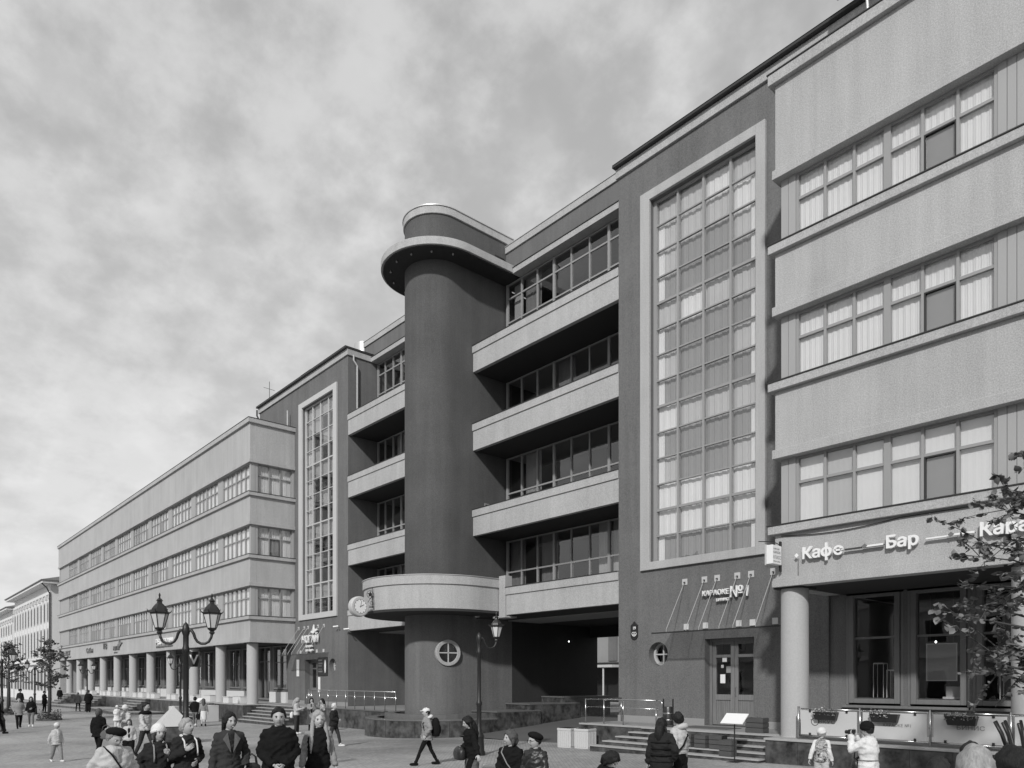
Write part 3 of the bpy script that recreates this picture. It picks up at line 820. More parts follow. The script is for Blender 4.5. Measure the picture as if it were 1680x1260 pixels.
for a_, b_ in ((.44, .025), (.025, .44)):
    c8 = [cen + tg*(sx*a_) + upv*(sz*b_) + nrm*d for d in (.03, .055) for sx, sz in ((-1,-1),(1,-1),(1,1),(-1,1))]
    i = len(m.v); m.v += [tuple(p) for p in c8]
    for q in ((4,5,6,7),(0,1,5,4),(1,2,6,5),(2,3,7,6),(3,0,4,7)): m.f.append(tuple(i+k for k in q)); m.m.append(0)
m.build('glazing_bar', 'frame_light', rw)
# rain pipes
m = MB(); m.tube([(-39.16, 21.9, 19.2), (-39.16, 21.9, 18.9), (-39.10, 22.1, 18.6), (-39.10, 22.1, 15.6)], .055, 8); m.build('downpipe', 'metal_light', B)
m = MB(); m.tube([(-52.2, 21.4, 19.4), (-52.2, 21.4, 19.0), (-51.9, 21.45, 18.6), (-51.9, 21.45, 16.4)], .06, 8); m.build('downpipe', 'roof_metal', B)
m = MB(); m.tube([(-26.95, 23.3, 15.6), (-26.95, 23.3, 16.9)], .04, 8); m.build('vent_pipe', 'metal_light', B)
m = MB(); m.tube([(-46.9, 21.3, 16.5), (-46.9, 21.3, 17.9)], .05, 8); m.build('vent_pipe', 'metal_light', B)
m = MB(); m.lathe([(.62, 0), (.62, 1.7), (.5, 1.75)], (-42.3, 24.4, 19.9), 20); m.build('roof_vent', 'metal_light', B, smooth=True, autosmooth=40)
# roof railing of the tower's right attic
m = MB()
for x in range(-26, -18, 1): m.tube([(x, 24.0, 21.05), (x, 24.0, 21.32)], .008, 5)
m.tube([(-26.5, 24.0, 21.32), (-18.6, 24.0, 21.32)], .006, 5); m.build('lightning_wire', 'roof_metal', B)
# floodlight on the right roof edge
m = MB(); m.tube([(-9.05, 21.2, 18.6), (-9.05, 21.05, 19.55)], .04, 8); fl = m.build('floodlight_arm', 'metal_light', B)
m = MB(); m.box(-9.9, -8.3, 20.75, 21.15, 19.55, 19.75); m.build('floodlight', 'frame_light', fl, bevel=.03)
# aerials and dish on the left roof
m = MB(); m.tube([(-50.5, 21.6, 19.6), (-50.5, 21.6, 21.0)], .02, 6); m.tube([(-51.5, 21.6, 20.9), (-49.6, 21.6, 20.1)], .015, 5); m.build('aerial', 'roof_metal', B)
m = MB(); m.box(-45.6, -44.2, 21.6, 22.0, 19.62, 19.9); m.build('roof_hatch', 'roof_metal', B)
# cable drooping along the right fascia, and small lamp on the nose balcony
pts = [(-10.2 + 5.5*k/20, YA-.03 , 3.86 - .10*math.sin(math.pi*min(1, k/11)) + (.0)) for k in range(21)]
MB().tube(pts, .012, 5).build('cable', 'black_iron', B)
# ================================================================ terraces, steps, planter
def slab_wall(par, p0, p1, z0f, z1, w=.62, name='slab', mt='granite', th=.05, seed=1):
    """granite facing slabs set side by side along a straight plinth, outer face to the right of p0->p1"""
    p0, p1 = Vector((p0[0], p0[1], 0)), Vector((p1[0], p1[1], 0)); d = p1-p0; L = d.length; d.normalize(); nv = Vector((d.y, -d.x, 0))
    n = max(1, round(L/w)); w = L/n; rnd = random.Random(seed)
    for k in range(n):
        a = p0 + d*(k*w+.004); b = p0 + d*((k+1)*w-.004); q = rnd.uniform(0, .006)
        m = MB(); pts = [a + nv*(th+q), b + nv*(th+q), b, a]
        zz = z0f((a.x+b.x)/2)
        m.prism([(p.x, p.y) for p in pts][::-1] if False else [(p.x, p.y) for p in pts], zz, z1-.004)
        m.build(name, mt, par)
def terrace(name, x0, x1, yf, z):
    m = MB(); m.box(x0, x1, yf+.06, 23.4, -3.2, z-.06); o = m.build(name, 'granite'); o['kind'] = 'structure'; WORLD[o] = Vector((0,0,0))
    MB().box(x0-.03, x1+.03, yf-.03, 23.4, z-.058, z).build('capstone', 'step_top', o, bevel=.01)
    slab_wall(o, (x0, yf+.06), (x1, yf+.06), lambda x: gz(x)-.1, z-.06, .9, seed=int(-x0))
    return o
tl = terrace('terrace', -104.8, -46.35, 18.1, TERR)
tr = terrace('terrace', -10.42, 14, 18.1, TERR)
MB().box(-46.32, -39.3, 19.5, 21.6, -3.2, TERR-.004).build('landing', 'terrace_stone', tl)
MB().box(-18.45, -10.45, 19.5, 21.6, -3.2, TERR-.004).build('landing', 'terrace_stone', tr)
slab_wall(tr, (-18.45, 19.5), (-15.2, 19.5), lambda x: gz(x)-.1, TERR-.06, .7, seed=5)
MB().box(-18.5, -10.47, 19.42, 19.6, TERR-.058, TERR+.002).build('capstone', 'step_top', tr, bevel=.01)
slab_wall(tr, (-18.45, 21.5), (-18.45, 19.5), lambda x: gz(x)-.1, TERR-.06, .7, seed=6)
def steps(par, x0, x1, yfront, z0, z1, n, run, stag=0.0, stagR=0.0):
    rise = (z1-z0)/n
    for k in range(n):
        a, b = x0 + stag*k, x1 - stagR*k
        y = yfront + run*k; zt = z0 + rise*(k+1)
        s = MB().box(a+.02, b-.02, y+.03, y+run+.03, z0-.4, zt-.045).build('step', 'granite', par)
        MB().box(a, b, y, y+run+.025 if k < n-1 else yfront+run*n, zt-.042, zt).build('tread', 'step_top', s, bevel=.008)
steps(tr, -16.55, -10.47, 17.85, gz(-14)-.0, TERR-.006, 5, .33, .27)
steps(tl, -46.3, -40.2, 17.75, gz(-43)+.02, TERR-.006, 6, .29, .0, .0)
for cx_, w in ((-53.0, 3.2), (-68.5, 4.2), (-83.5, 4.4), (-97.5, 4.0)):
    steps(tl, cx_-w/2, cx_+w/2, 16.45, gz(cx_)+(.14 if cx_ < -62 else 0), TERR-.006, 5, .32)
# granite wall and ramp between the left steps and the tower
m = MB(); m.box(-40.18, -31.9, 19.62, 21.56, -3.0, TERR-.02); o = m.build('ramp', 'terrace_stone', tl)
slab_wall(tl, (-40.2, 19.62), (-31.9, 19.62), lambda x: gz(x)-.1, TERR-.05, .9, seed=8)
MB().box(-40.2, -31.9, 19.52, 19.75, TERR-.045, TERR+.01).build('capstone', 'granite_cap', tl, bevel=.008)
MB().box(-39.2, XC-RT, 21.57, 29.5, -3, TERR-.01).build('ramp', 'terrace_stone', tl)
# planter round the tower foot, stepping up along the passage
P = root('stone_planter', (XC, 18, -2.5), 'low dark granite planter curving round the foot of the tower', 'planter')
arc = [(XC-3.3, 21.5)] + [(XC + 3.3*math.cos(math.pi + math.pi*k/14), YT + 3.3*math.sin(math.pi + math.pi*k/14)) for k in range(15)] + [(XC+3.3, 23.2), (XC+3.3, 25.0), (XC+3.3, 26.8)]
m = MB(); inner = [(XC + (p[0]-XC)*.86, YT + (p[1]-YT)*.86 if p[1] < YT else p[1]) for p in arc]
m.strip(arc[:17], inner[:17], -3.0, -1.78); m.build('wall', 'granite', P)
m = MB(); m.strip([(XC + (p[0]-XC)*1.012, YT + (p[1]-YT)*1.012 if p[1] < YT else p[1]) for p in arc[:17]], [(XC + (p[0]-XC)*.84, YT + (p[1]-YT)*.84 if p[1] < YT else p[1]) for p in arc[:17]], -1.776, -1.71); m.build('capstone', 'granite_cap', P, bevel=.01)
m = MB(); m.prism(inner[:17], -2.9, -1.86); m.build('soil', 'asphalt', P)
for a, b in zip(arc[1:16], arc[2:17]): slab_wall(P, a, b, lambda x: gz(x)-.1, -1.78, .8, th=.045, seed=int(a[0]*10))
m = MB(); m.strip([(XC + (p[0]-XC)*.74, YT + (p[1]-YT)*.74 if p[1] < YT else p[1]) for p in arc[:17]], [(XC + (p[0]-XC)*.6, YT + (p[1]-YT)*.6 if p[1] < YT else p[1]) for p in arc[:17]], -2.8, -1.52); m.build('inner_wall', 'granite_cap', P)
for k, (y0, y1, zt) in enumerate(((21.5, 24.2, -1.40), (23.6, 27.0, -1.10), (26.0, 29.4, -.80))):
    x1 = XC + 3.3 - .35*(0) - .12*k
    m = MB().box(XC+RT+.01, x1, y0, y1, -2.8, zt-.07); m.build('wall', 'granite', P)
    MB().box(XC+RT+.012, x1+.04, y0-.04, y1, zt-.068, zt).build('capstone', 'granite_cap', P, bevel=.01)
    slab_wall(P, (x1, y0), (x1, y1), lambda x: -2.5, zt-.07, .9, seed=40+k)
# ---------------------------------------------------------------- railings
def rail(name, label, pts, h, group=None, loop_end=True, postr=.022):
    rt = root(name, (pts[0][0], pts[0][1], pts[0][2]), label, 'railing', group)
    for zz, rr in ((h, .024), (h-.28, .016)):
        MB().tube([(p[0], p[1], p[2]+zz) for p in pts], rr, 8).build('rail', 'steel', rt, smooth=True)
    for a, b in zip(pts, pts[1:]):
        L = (Vector(b)-Vector(a)).length; n = max(1, round(L/1.05))
        for k in range(n):
            q = Vector(a).lerp(Vector(b), k/n); MB().tube([q, q + Vector((0,0,h))], postr, 8).build('post', 'steel', rt, smooth=True)
    q = Vector(pts[-1]); MB().tube([q, q + Vector((0,0,h-.28))], postr, 8).build('post', 'steel', rt, smooth=True)
    e = Vector(pts[-1]); d = (e - Vector(pts[-2])).normalized()
    if loop_end: MB().tube([e + Vector((0,0,h)), e + d*.18 + Vector((0,0,h)), e + d*.24 + Vector((0,0,h-.06)), e + d*.24 + Vector((0,0,h-.22)), e + d*.18 + Vector((0,0,h-.28)), e + Vector((0,0,h-.28))], .022, 8).build('rail_end', 'steel', rt, smooth=True)
    return rt
rail('railing', 'stainless steel railing on the platform left of the karaoke steps', [(-18.2, 21.4, TERR), (-18.35, 19.62, TERR), (-16.6, 19.62, TERR), (-15.2, 19.62, TERR)], .86)
rail('railing', 'long stainless steel railing on the ramp wall left of the tower', [(-31.0, 19.64, TERR-.03), (-40.0, 19.64, TERR+.0), (-42.6, 20.6, TERR)], .98, loop_end=False)
m = MB(); 
bn = root('litter_bin', (-15.0, 20.0, TERR), 'dark steel litter bin at the end of the platform railing', 'bin')
MB().lathe([(.15, .06), (.17, .08), (.17, .62), (.15, .66)], (-15.0, 20.0, TERR), 18).build('body', 'steel_dark', bn, smooth=True, autosmooth=40)
for zz in (.2, .42): MB().lathe([(.172, zz), (.176, zz+.01), (.176, zz+.03), (.172, zz+.04)], (-15.0, 20.0, TERR), 18).build('band', 'steel', bn)
for s_ in (-1, 1): MB().box(-15.0+s_*.19-.015, -15.0+s_*.19+.015, 19.98, 20.02, TERR, TERR+.92).build('post', 'steel_dark', bn)
# two ribbed white concrete bins
def conc_bin(x, y, label):
    z = gz(x); t = root('concrete_bin', (x, y, z), label, 'bin', 'white concrete bins beside the platform')
    m = MB(); w = .30
    pts = []
    for (sx, sy) in ((-1,-1),(1,-1),(1,1),(-1,1)):
        for (a, b) in (((.25, 1) , (1, .25)) if sx*sy > 0 else ((1, .25), (.25, 1))): pass
    c = .05; pts = [(-w+c,-w),(w-c,-w),(w,-w+c),(w,w-c),(w-c,w),(-w+c,w),(-w,w-c),(-w,-w+c)]
    m.prism([(p[0]*.96, p[1]*.96) for p in pts], .0, .60); m.prism(pts, .60, .68)
    m.build('body', 'concrete', t, local=True, bevel=.008)
    for k in range(6):
        u = -.22 + k*.088
        for (ax, ay, bx, by) in ((u-.02, -w*.96-.012, u+.02, -w*.96+.0), (w*.96, u-.02, w*.96+.012, u+.02)): MB().box(ax, bx, ay, by, .06, .58).build('rib', 'concrete', t, local=True)
    MB().prism([(p[0]*.8, p[1]*.8) for p in pts], .682, .69).build('opening', 'steel_dark', t, local=True)
    t.rotation_euler.z = R(8); return t
bx, by = place(932, 26.2); conc_bin(bx, by, 'white ribbed concrete bin, the left one of the pair by the platform')
bx, by = place(960, 25.6); conc_bin(bx, by, 'white ribbed concrete bin, the right one of the pair, next to the steps')
# menu stands, old wooden crates
def menu_stand(x, y, z, rz, label, h=.95, w=.62):
    t = root('menu_stand', (x, y, z), label, 'menu stand', None, rz)
    MB().box(-.16,.16,-.16,.16,0,.015).build('foot', 'black_iron', t, local=True)
    MB().tube([(0,0,.01),(0,0,h-.12)], .018, 8).build('pole', 'black_iron', t, local=True)
    b = MB().box(-w/2, w/2, -.21, .21, 0, .02).build('board', 'paper', t, local=True); b.location = (0, 0, h-.05); b.rotation_euler = (R(38), 0, 0)
    return t
menu_stand(-11.1, 17.72, gz(-11.1), R(2), 'slanted white menu board on a black pole by the karaoke steps', 1.22, .66)
menu_stand(-51.2, 17.0, gz(-51), R(4), 'slanted white menu board on a thin pole before the colonnade', 1.35, .75)
def crate(x, y, z, w, d, h, rz, label):
    t = root('wooden_crate', (x, y, z), label, 'crate', 'old wooden crates on the steps', rz)
    for zz in range(3):
        q = h/3
        for (a, b, c_, e) in ((-w/2, w/2, -d/2, -d/2+.02), (-w/2, w/2, d/2-.02, d/2), (-w/2, -w/2+.02, -d/2+.021, d/2-.021), (w/2-.02, w/2, -d/2+.021, d/2-.021)):
            MB().box(a, b, c_, e, zz*q+.008, (zz+1)*q-.008).build('slat', 'crate_wood', t, local=True)
    MB().box(-w/2+.02, w/2-.02, -d/2+.02, d/2-.02, .02, h-.06).build('filling', 'black_iron', t, local=True)
    for sx in (-1, 1):
        for sy in (-1, 1): MB().box(sx*(w/2-.035)-.012, sx*(w/2-.035)+.012, sy*(d/2-.035)-.012, sy*(d/2-.035)+.012, 0, h).build('corner_post', 'crate_wood', t, local=True)
    return t
zst = [gz(-14) + (TERR-.006-gz(-14))/5*(k+1) for k in range(5)]
crate(-13.05, 18.36, zst[1]+.002, .36, .28, .40, .05, 'dark wooden crate on the karaoke steps, leftmost of the row')
crate(-12.55, 18.36, zst[1]+.002, .38, .28, .38, -.03, 'weathered wooden crate on the karaoke steps, second of the row')
crate(-12.03, 18.36, zst[1]+.002, .42, .28, .40, .02, 'pale wooden crate on the karaoke steps, third of the row')
crate(-11.50, 18.02, zst[0]+.002, .40, .26, .46, .0, 'dark wooden crate behind the menu board pole')
crate(-11.55, 19.62, TERR+.004, .55, .36, .44, .04, 'slatted wooden crate standing on the landing by the karaoke door')
m = MB().box(-14.6, -12.9, 20.1, 21.0, TERR, TERR+.015); tag(m.build('door_mat', 'asphalt'), 'dark door mat in front of the wooden karaoke door', 'mat')
# ---------------------------------------------------------------- glass fence with flower boxes
fence_txt = (('ВКУС', .42, .13, 0), ('КАРАОКЕ №1', .62, .10, 0), ('БИНИС', .55, .13, 0))
FN = root('glass_fence', (-9.6, 18.36, TERR), 'steel framed frosted glass fence of three panels along the café terrace', 'fence')
for k in range(6):
    x0 = -9.62 + 1.585*k; x1 = x0 + 1.585
    for xx in ((x0,) if k < 5 else (x0, x1)):
        MB().tube([(xx, 18.36, TERR), (xx, 18.36, -.68)], .028, 10).build('post', 'steel', FN, smooth=True)
    pnl = MB().box(x0+.07, x1-.07, 18.352, 18.364, TERR+.13, -.78).build('panel', 'fence_panel', FN, bevel=.003)
    for zz in (TERR+.10, -.74): MB().tube([(x0+.03, 18.36, zz), (x1-.03, 18.36, zz)], .02, 8).build('rail', 'steel', FN, smooth=True)
    m = MB()
    for xx in (x0+.32, x1-.32):
        for zz in (TERR+.13, -.80): m.box(xx-.025, xx+.025, 18.335, 18.38, zz-.02, zz+.05)
    m.build('clip', 'steel_dark', pnl)
    if k < 3:
        s, wd, sz, _ = fence_txt[k]
        o = piece('lettering', text_mesh('fence_text', s, sz, .002, 'letter_grey', 0, wd), pnl, (x0+.55, 18.349, -1.10), rot=(R(90),0,0), world=True)
        if k == 0:
            mm = MB(); rr = .085
            for q in range(24):
                t0, t1 = q*math.pi/12, (q+1)*math.pi/12
                mm.poly([(x0+.45+r_*math.cos(t), 18.349, -1.06+r_*math.sin(t)) for r_, t in ((rr,t0),(rr+.018,t0),(rr+.018,t1),(rr,t1))])
            mm.build('emblem', 'letter_dark', pnl)
def flower_box(x, lab, w, seed):
    t = root('flower_box', (x, 18.28, -1.02), lab, 'flower box', 'flower boxes hung on the glass fence')
    m = MB(); z0, z1 = -1.0, -.80
    i = len(m.v); a, b = w/2-.05, w/2
    m.v += [(x-a,18.22,z0),(x+a,18.22,z0),(x+a,18.34,z0),(x-a,18.34,z0),(x-b,18.19,z1),(x+b,18.19,z1),(x+b,18.345,z1),(x-b,18.345,z1)]
    for q in ((0,3,2,1),(4,5,6,7),(0,1,5,4),(1,2,6,5),(2,3,7,6),(3,0,4,7)): m.f.append(q); m.m.append(0)
    m.build('box', 'black_board', t)
    rnd = random.Random(seed); m = MB(); m2 = MB()
    for k in range(170):
        c = Vector((x + rnd.uniform(-b, b)*(1 if seed != 2 else .6) - (.1 if seed == 2 else 0), rnd.uniform(18.12, 18.34), z1 + abs(rnd.gauss(0, .05)) - rnd.choice((0,0,.08))))
        a1 = Vector((rnd.gauss(0,1), rnd.gauss(0,1), rnd.gauss(0,1))).normalized()*rnd.uniform(.012,.03); a2 = a1.cross(Vector((rnd.gauss(0,1), rnd.gauss(0,1), rnd.gauss(0,1)))).normalized()*rnd.uniform(.01,.02)
        (m if k % 3 else m2).poly([c-a1, c+a2, c+a1, c-a2])
    o = m.build('foliage', 'leaf_pale', t); o = m2.build('blossom', 'flower', t)
flower_box(-8.85, 'black flower box over the ring emblem on the fence', .62, 1)
flower_box(-7.42, 'black flower box with plants spilling from its left end', .66, 2)
flower_box(-5.78, 'black flower box full of trailing pale plants, nearest the tree', .64, 3)
# ---------------------------------------------------------------- glass canopies on rods
def canopy(xs_, zplate, zwall, zfront, yfront, x0, x1, bracket_xs):
    c = MB(); c.v += [(x0, YB-.03, zwall), (x1, YB-.03, zwall), (x1, yfront, zfront), (x0, yfront, zfront)]
    c.v += [(v[0], v[1], v[2]-.022) for v in c.v[:4]]
    for q in ((0,3,2,1),(4,5,6,7),(0,1,5,4),(1,2,6,5),(2,3,7,6),(3,0,4,7)): c.f.append(q); c.m.append(0)
    cn = c.build('canopy', 'canopy_glass', B)
    MB().box(x0-.01, x1+.01, yfront-.012, yfront, zfront-.035, zfront+.012).build('edge', 'steel_dark', cn)
    for x in xs_:
        piece('wall_plate', unit_box('frame_light'), cn, (x, YB-.012, zplate), (.21, .02, .21), world=True)
        MB().tube([(x, YB-.05, zplate-.03), (x, yfront+.08, zfront+.10), (x, yfront+.08, zfront)], .011, 6).build('rod', 'metal_light', cn)
        MB().box(x-.03, x+.03, YB-.06, YB-.022, zplate-.06, zplate).build('bolt', 'black_iron', cn)
    for x in bracket_xs:
        piece('wall_plate', unit_box('frame_light'), cn, (x, YB-.012, zwall+.12), (.2, .02, .2), world=True)
px_ = [-15.46, -14.66, -14.16, -13.40, -12.90, -12.12]
canopy(px_, 3.42, 1.74, 1.62, 20.42, -16.0, -11.25, [-15.4, -14.62, -13.35, -12.85, -12.06])
px2 = [-45.78, -44.95, -44.42, -43.6, -43.05, -42.25]
canopy(px2, 3.38, 1.72, 1.60, 20.35, -46.1, -41.6, [-45.5, -44.0, -43.2, -42.3])
# ================================================================ lettering and signs
def lettering(name, label, bits, m, loc, ext=.03, group=None):
    t = root(name, loc, label, 'sign', group)
    for (s, dx, dz, size, width, bold) in bits:
        me = text_mesh('letters', s, size, ext, m, bold, width)
        piece('word', me, t, (dx, 0, dz), rot=(R(90), 0, 0))
    return t
t = lettering('cafe_sign', 'raised white letters Кафе Бар Караоке with arrows on the right fascia', [('Ка', 0, 0, .40, .47, .010), ('о', .49, 0, .40, .28, .010), ('е', .82, 0, .40, .24, .010), ('Бар', 2.10, 0, .40, .72, .010), ('Караоке', 4.08, 0, .40, 1.62, .010)], 'letter_white', (-9.55, YA-.10, 3.16), .035)
MB().box(.603, .657, -.0351, .0351, -.11, .34).build('letter_stem', 'letter_white', t, local=True)
for a, b, mm in ((1.10, 2.04, 'letter_dark'), (2.98, 3.98, 'letter_white')):
    MB().box(a, b, -.03, .03, .08, .115).build('dash', mm, t, local=True)
    MB().box(a+.45, b, -.045, .03, .085, .13).build('dash_face', 'letter_white', t, local=True)
    m = MB(); c = (a+b)/2+.03; m.poly([(c, -.05, .06), (c+.07, -.05, .12), (c, -.05, .18), (c-.07, -.05, .12)]); m.build('diamond', 'letter_grey', t, local=True)
m = MB(); m.poly([(-.16, -.03, .05), (-.10, -.03, .11), (-.16, -.03, .17), (-.22, -.03, .11)]); m.build('diamond', 'letter_white', t, local=True)
MB().tube([(-.16, .06, .04), (-.16, .06, -.45)], .008, 5).build('cable', 'black_iron', t, local=True)
lettering('karaoke_sign', 'raised white sign Караоке №1 on the wall above the wooden door', [('КАРАОКЕ', 0, .13, .235, 1.02, .002), ('БИНИС', .55, -.09, .13, .46, .001), ('№1', 1.08, 0, .50, .64, .002)], 'letter_white', (-14.66, YB-.12, 2.72), .035)
t = lettering('hotel_sign', 'tall narrow white letters Ногай with bird above the hotel door', [('НОГАЙ', 0, 0, .62, 2.2, .012), ('отель', .55, -.30, .22, .9, .008), ('ресторан', .55, -.55, .2, 1.0, .006)], 'letter_white', (-44.95, YB-.16, 2.40), .04)
def bird(par, cx_, cz, s, m, y=0.0):
    mb = MB(); w = [(0,.02),(.16,.10),(.30,.12),(.34,.34),(.46,.52),(.50,.30),(.58,.16),(.80,.22),(1.1,.16),(.82,.08),(.60,-.02),(.42,-.10),(.26,-.05),(.12,-.02)]
    mb.prism([(p[0]*s, p[1]*s) for p in w][::-1], 0, .05); o = mb.build('bird', m, par, local=True); o.rotation_euler = (R(90), 0, 0); o.location = (cx_, y, cz); return o
bird(t, 1.25, .62, .95, 'letter_white')
YF = YA - .05
lettering('restaurant_sign', 'white and grey lettering Ресторан on the long fascia nearest the corner', [('РЕСТОРАН', 0, 0, .62, 4.3, .010)], 'letter_white', (-66.1, YF, 2.95), .05)
MB_ = lettering('small_sign', 'thin dark line lettering under the fascia word Ресторан', [('гостиничный комплекс', 0, 0, .3, 4.2, .0)], 'letter_grey', (-66.0, YF-.01, 2.66), .03)
t = lettering('bird_sign', 'grey bird emblem and small words in the middle of the fascia', [('ТВ', -4.2, .0, .8, 1.6, .0), ('НОГАЙ', 0.0, -.25, .55, 2.1, 0), ('отель', .3, -.55, .25, 1.2, 0)], 'letter_grey', (-80.0, YF, 3.15), .05)
bird(t, 1.5, .15, 1.6, 'letter_grey')
lettering('script_sign', 'small slanted grey script word on the long fascia', [('Сабан', 0, 0, .75, 2.9, 0)], 'letter_grey', (-91.5, YF, 2.95), .04)
lettering('hostel_sign', 'grey word Хост at the far end of the long fascia', [('БАР · ХОСТ', 0, 0, .75, 5.2, .006)], 'letter_grey', (-105.2, YF, 2.95), .04)
# projecting light box at the corner of the right wing
t = root('box_sign', (-10.2, 18.22, 3.05), 'small white projecting box sign with faint lettering at the wing corner', 'sign')
MB().box(-10.30, -10.12, 17.95, 18.42, 3.06, 3.56).build('box', 'paper', t, bevel=.012)
MB().box(-10.33, -10.30, 17.93, 18.44, 3.04, 3.58).build('rim', 'frame_light', t)
for k, (s, w, z, sz) in enumerate((('КАФЕ БАР', .30, 3.44, .06), ('КАРАОКЕ', .36, 3.34, .09), ('КЛАСС', .38, 3.20, .12), ('вход со двора', .34, 3.12, .05))):
    piece('lettering', text_mesh('box_text', s, sz, .001, 'letter_grey', 0, w), t, (-10.117, 18.0, z), rot=(R(90), 0, R(90)), world=True)
MB().box(-10.2, -10.16, 18.42, 18.5, 2.9, 3.7).build('bracket', 'black_iron', t)
MB().tube([(-10.2, 18.45, 3.62), (-10.2, 18.1, 3.66), (-10.55, 18.0, 3.70)], .012, 6).build('wire', 'black_iron', t)
# dark house number plate
t = root('number_plate', (-17.70, YB, 1.5), 'black rounded plate with white number and curved mark on the wall', 'sign')
pts = [(0, .68), (.035, .66), (.07, .60), (.17, .54), (.17, .16)] + [(.17*math.cos(a), .16 + .17*math.sin(a)) for a in [-math.pi*k/12 for k in range(1, 12)]] + [(-.17, .16), (-.17, .54), (-.07, .60), (-.035, .66)]
m = MB(); m.prism(pts, 0, .03); o = m.build('plate', 'black_board', t, local=True, bevel=.006); o.rotation_euler = (R(90), 0, 0)
piece('lettering', text_mesh('num', '19', .15, .002, 'letter_white', .004), t, (-.07, -.032, .38), rot=(R(90),0,0))
m = MB()
for k in range(12):
    t0, t1 = math.pi + math.pi*k/12, math.pi + math.pi*(k+1)/12
    m.poly([(r_*math.cos(a), -.033, .24 + r_*math.sin(a)) for r_, a in ((.085,t0),(.115,t0),(.115,t1),(.085,t1))])
m.box(-.035, .035, -.034, -.032, .19, .23); m.box(-.10, .10, -.034, -.032, .265, .285); m.build('mark', 'letter_white', t, local=True)
# hotel doorway boards
t = root('door_notice', (-45.85, YB, -.1), 'narrow white notice board left of the hotel door', 'sign')
MB().box(-46.02, -45.68, YB-.05, YB-.01, .25, 1.35).build('board', 'paper', t, bevel=.006)
t = root('wall_board', (-42.4, YB, .1), 'black board with pale picture beside the hotel door', 'sign')
MB().box(-43.0, -41.75, YB-.05, YB-.01, .28, 1.42).build('board', 'black_board', t, bevel=.006)
m = MB(); m.ell((-42.02, YB-.052, .86), (.11, .012, .42), 16, 10); m.build('picture', 'paper', t)
for k, (w, z) in enumerate(((.5, 1.2), (.55, 1.0), (.45, .85), (.5, .65), (.55, .5))): MB().box(-42.92, -42.92+w, YB-.054, YB-.05, z, z+.09).build('text_line', 'letter_grey', t)
MB().box(-43.0, -42.72, YB-.03, YB-.01, -.75, .2).build('panel', 'paper', t)
# cameras
for (x, z, lab) in ((-40.3, 3.22, 'white tube security camera on the left stair block wall'), (-39.0, 3.0, 'small white security camera at the edge of the left passage')):
    t = root('security_camera', (x, YB-.05, z), lab, 'camera')
    MB().tube([(x+.06, YB-.1, z+.02), (x-.14, YB-.34, z-.02)], .045, 10).build('body', 'letter_white', t, smooth=True, autosmooth=40)
    MB().tube([(x+.12, YB, z-.2), (x+.12, YB-.1, z-.18), (x+.02, YB-.14, z)], .025, 6).build('arm', 'letter_grey', t)
# ---------------------------------------------------------------- the clock
CKY, CKZ = 16.38, 3.22; CKX = XC
t = root('wall_clock', (CKX, 17.1, CKZ), 'round double faced clock on an iron bracket with a star', 'clock')
m = MB(); n = 40
prof = [(0, .17), (.33, .17), (.35, .175), (.41, .17), (.44, .13), (.45, .05), (.45, -.05), (.44, -.13), (.41, -.17), (.35, -.175), (.33, -.17), (0, -.17)]
for k in range(n):
    a0, a1 = 2*math.pi*k/n, 2*math.pi*(k+1)/n
    for (ra, xa), (rb, xb) in zip(prof, prof[1:]):
        f = lambda r_, a, x: (CKX + x, CKY + r_*math.sin(a), CKZ + r_*math.cos(a))
        if ra == 0: m.poly([f(0,0,xa), f(rb,a1,xb), f(rb,a0,xb)])
        elif rb == 0: m.poly([f(ra,a0,xa), f(ra,a1,xa), f(0,0,xb)])
        else: m.poly([f(ra,a0,xa), f(ra,a1,xa), f(rb,a1,xb), f(rb,a0,xb)])
m.build('case', 'frame_light', t, smooth=True, autosmooth=40)
m = MB()
for q in range(n):
    a0, a1 = 2*math.pi*q/n, 2*math.pi*(q+1)/n
    m.poly([(CKX+.1765, CKY + r_*math.sin(a), CKZ + r_*math.cos(a)) for r_, a in ((.30,a0),(.32,a0),(.32,a1),(.30,a1))])
m.build('minute_ring', 'letter_dark', t)
for sx in (1, -1):
    x = CKX + sx*.1735
    d = MB(); d.prism([(.335*math.cos(2*math.pi*k/n), .335*math.sin(2*math.pi*k/n)) for k in range(n)], 0, .003); o = d.build('dial', 'letter_white', t, local=True); o.rotation_euler = (0, R(90*sx), 0); o.location = (sx*.172, CKY-17.1, 0)
    def bar(name, ang_h, r0, r1, w, off):
        s_, c_ = math.sin(ang_h), math.cos(ang_h); yy = 1 if sx > 0 else -1
        mm = MB(); P_ = lambda r_, q: (x + sx*off, CKY + yy*(r_*s_ + q*c_), CKZ + r_*c_ - q*s_)
        mm.poly([P_(r0, -w), P_(r1, -w*.7), P_(r1, w*.7), P_(r0, w)]); mm.build(name, 'letter_dark', t)
    for k in range(12): bar('hour_mark', k*math.pi/6, .25, .30, .014, .003)
    bar('minute_hand', R(12), -.05, .27, .011, .006); bar('hour_hand', R(64), -.04, .19, .016, .008)
m = MB(); y1 = YT - RB + .02
for (a, b) in (((CKX, y1, CKZ+.9), (CKX, y1-.02, CKZ-.1)), ((CKX, y1, CKZ), (CKX, CKY+.4, CKZ)), ((CKX, y1, CKZ+.06), (CKX, CKY+.4, CKZ+.06)), ((CKX, y1-.12, CKZ+.9), (CKX, y1-.12, CKZ))): m.tube([a, b], .016, 6)
pts = [(CKX, y1 - .05 - .35*k/10, CKZ + .08 + .42*math.cos(k/10*1.5)) for k in range(11)]; m.tube(pts, .014, 6)
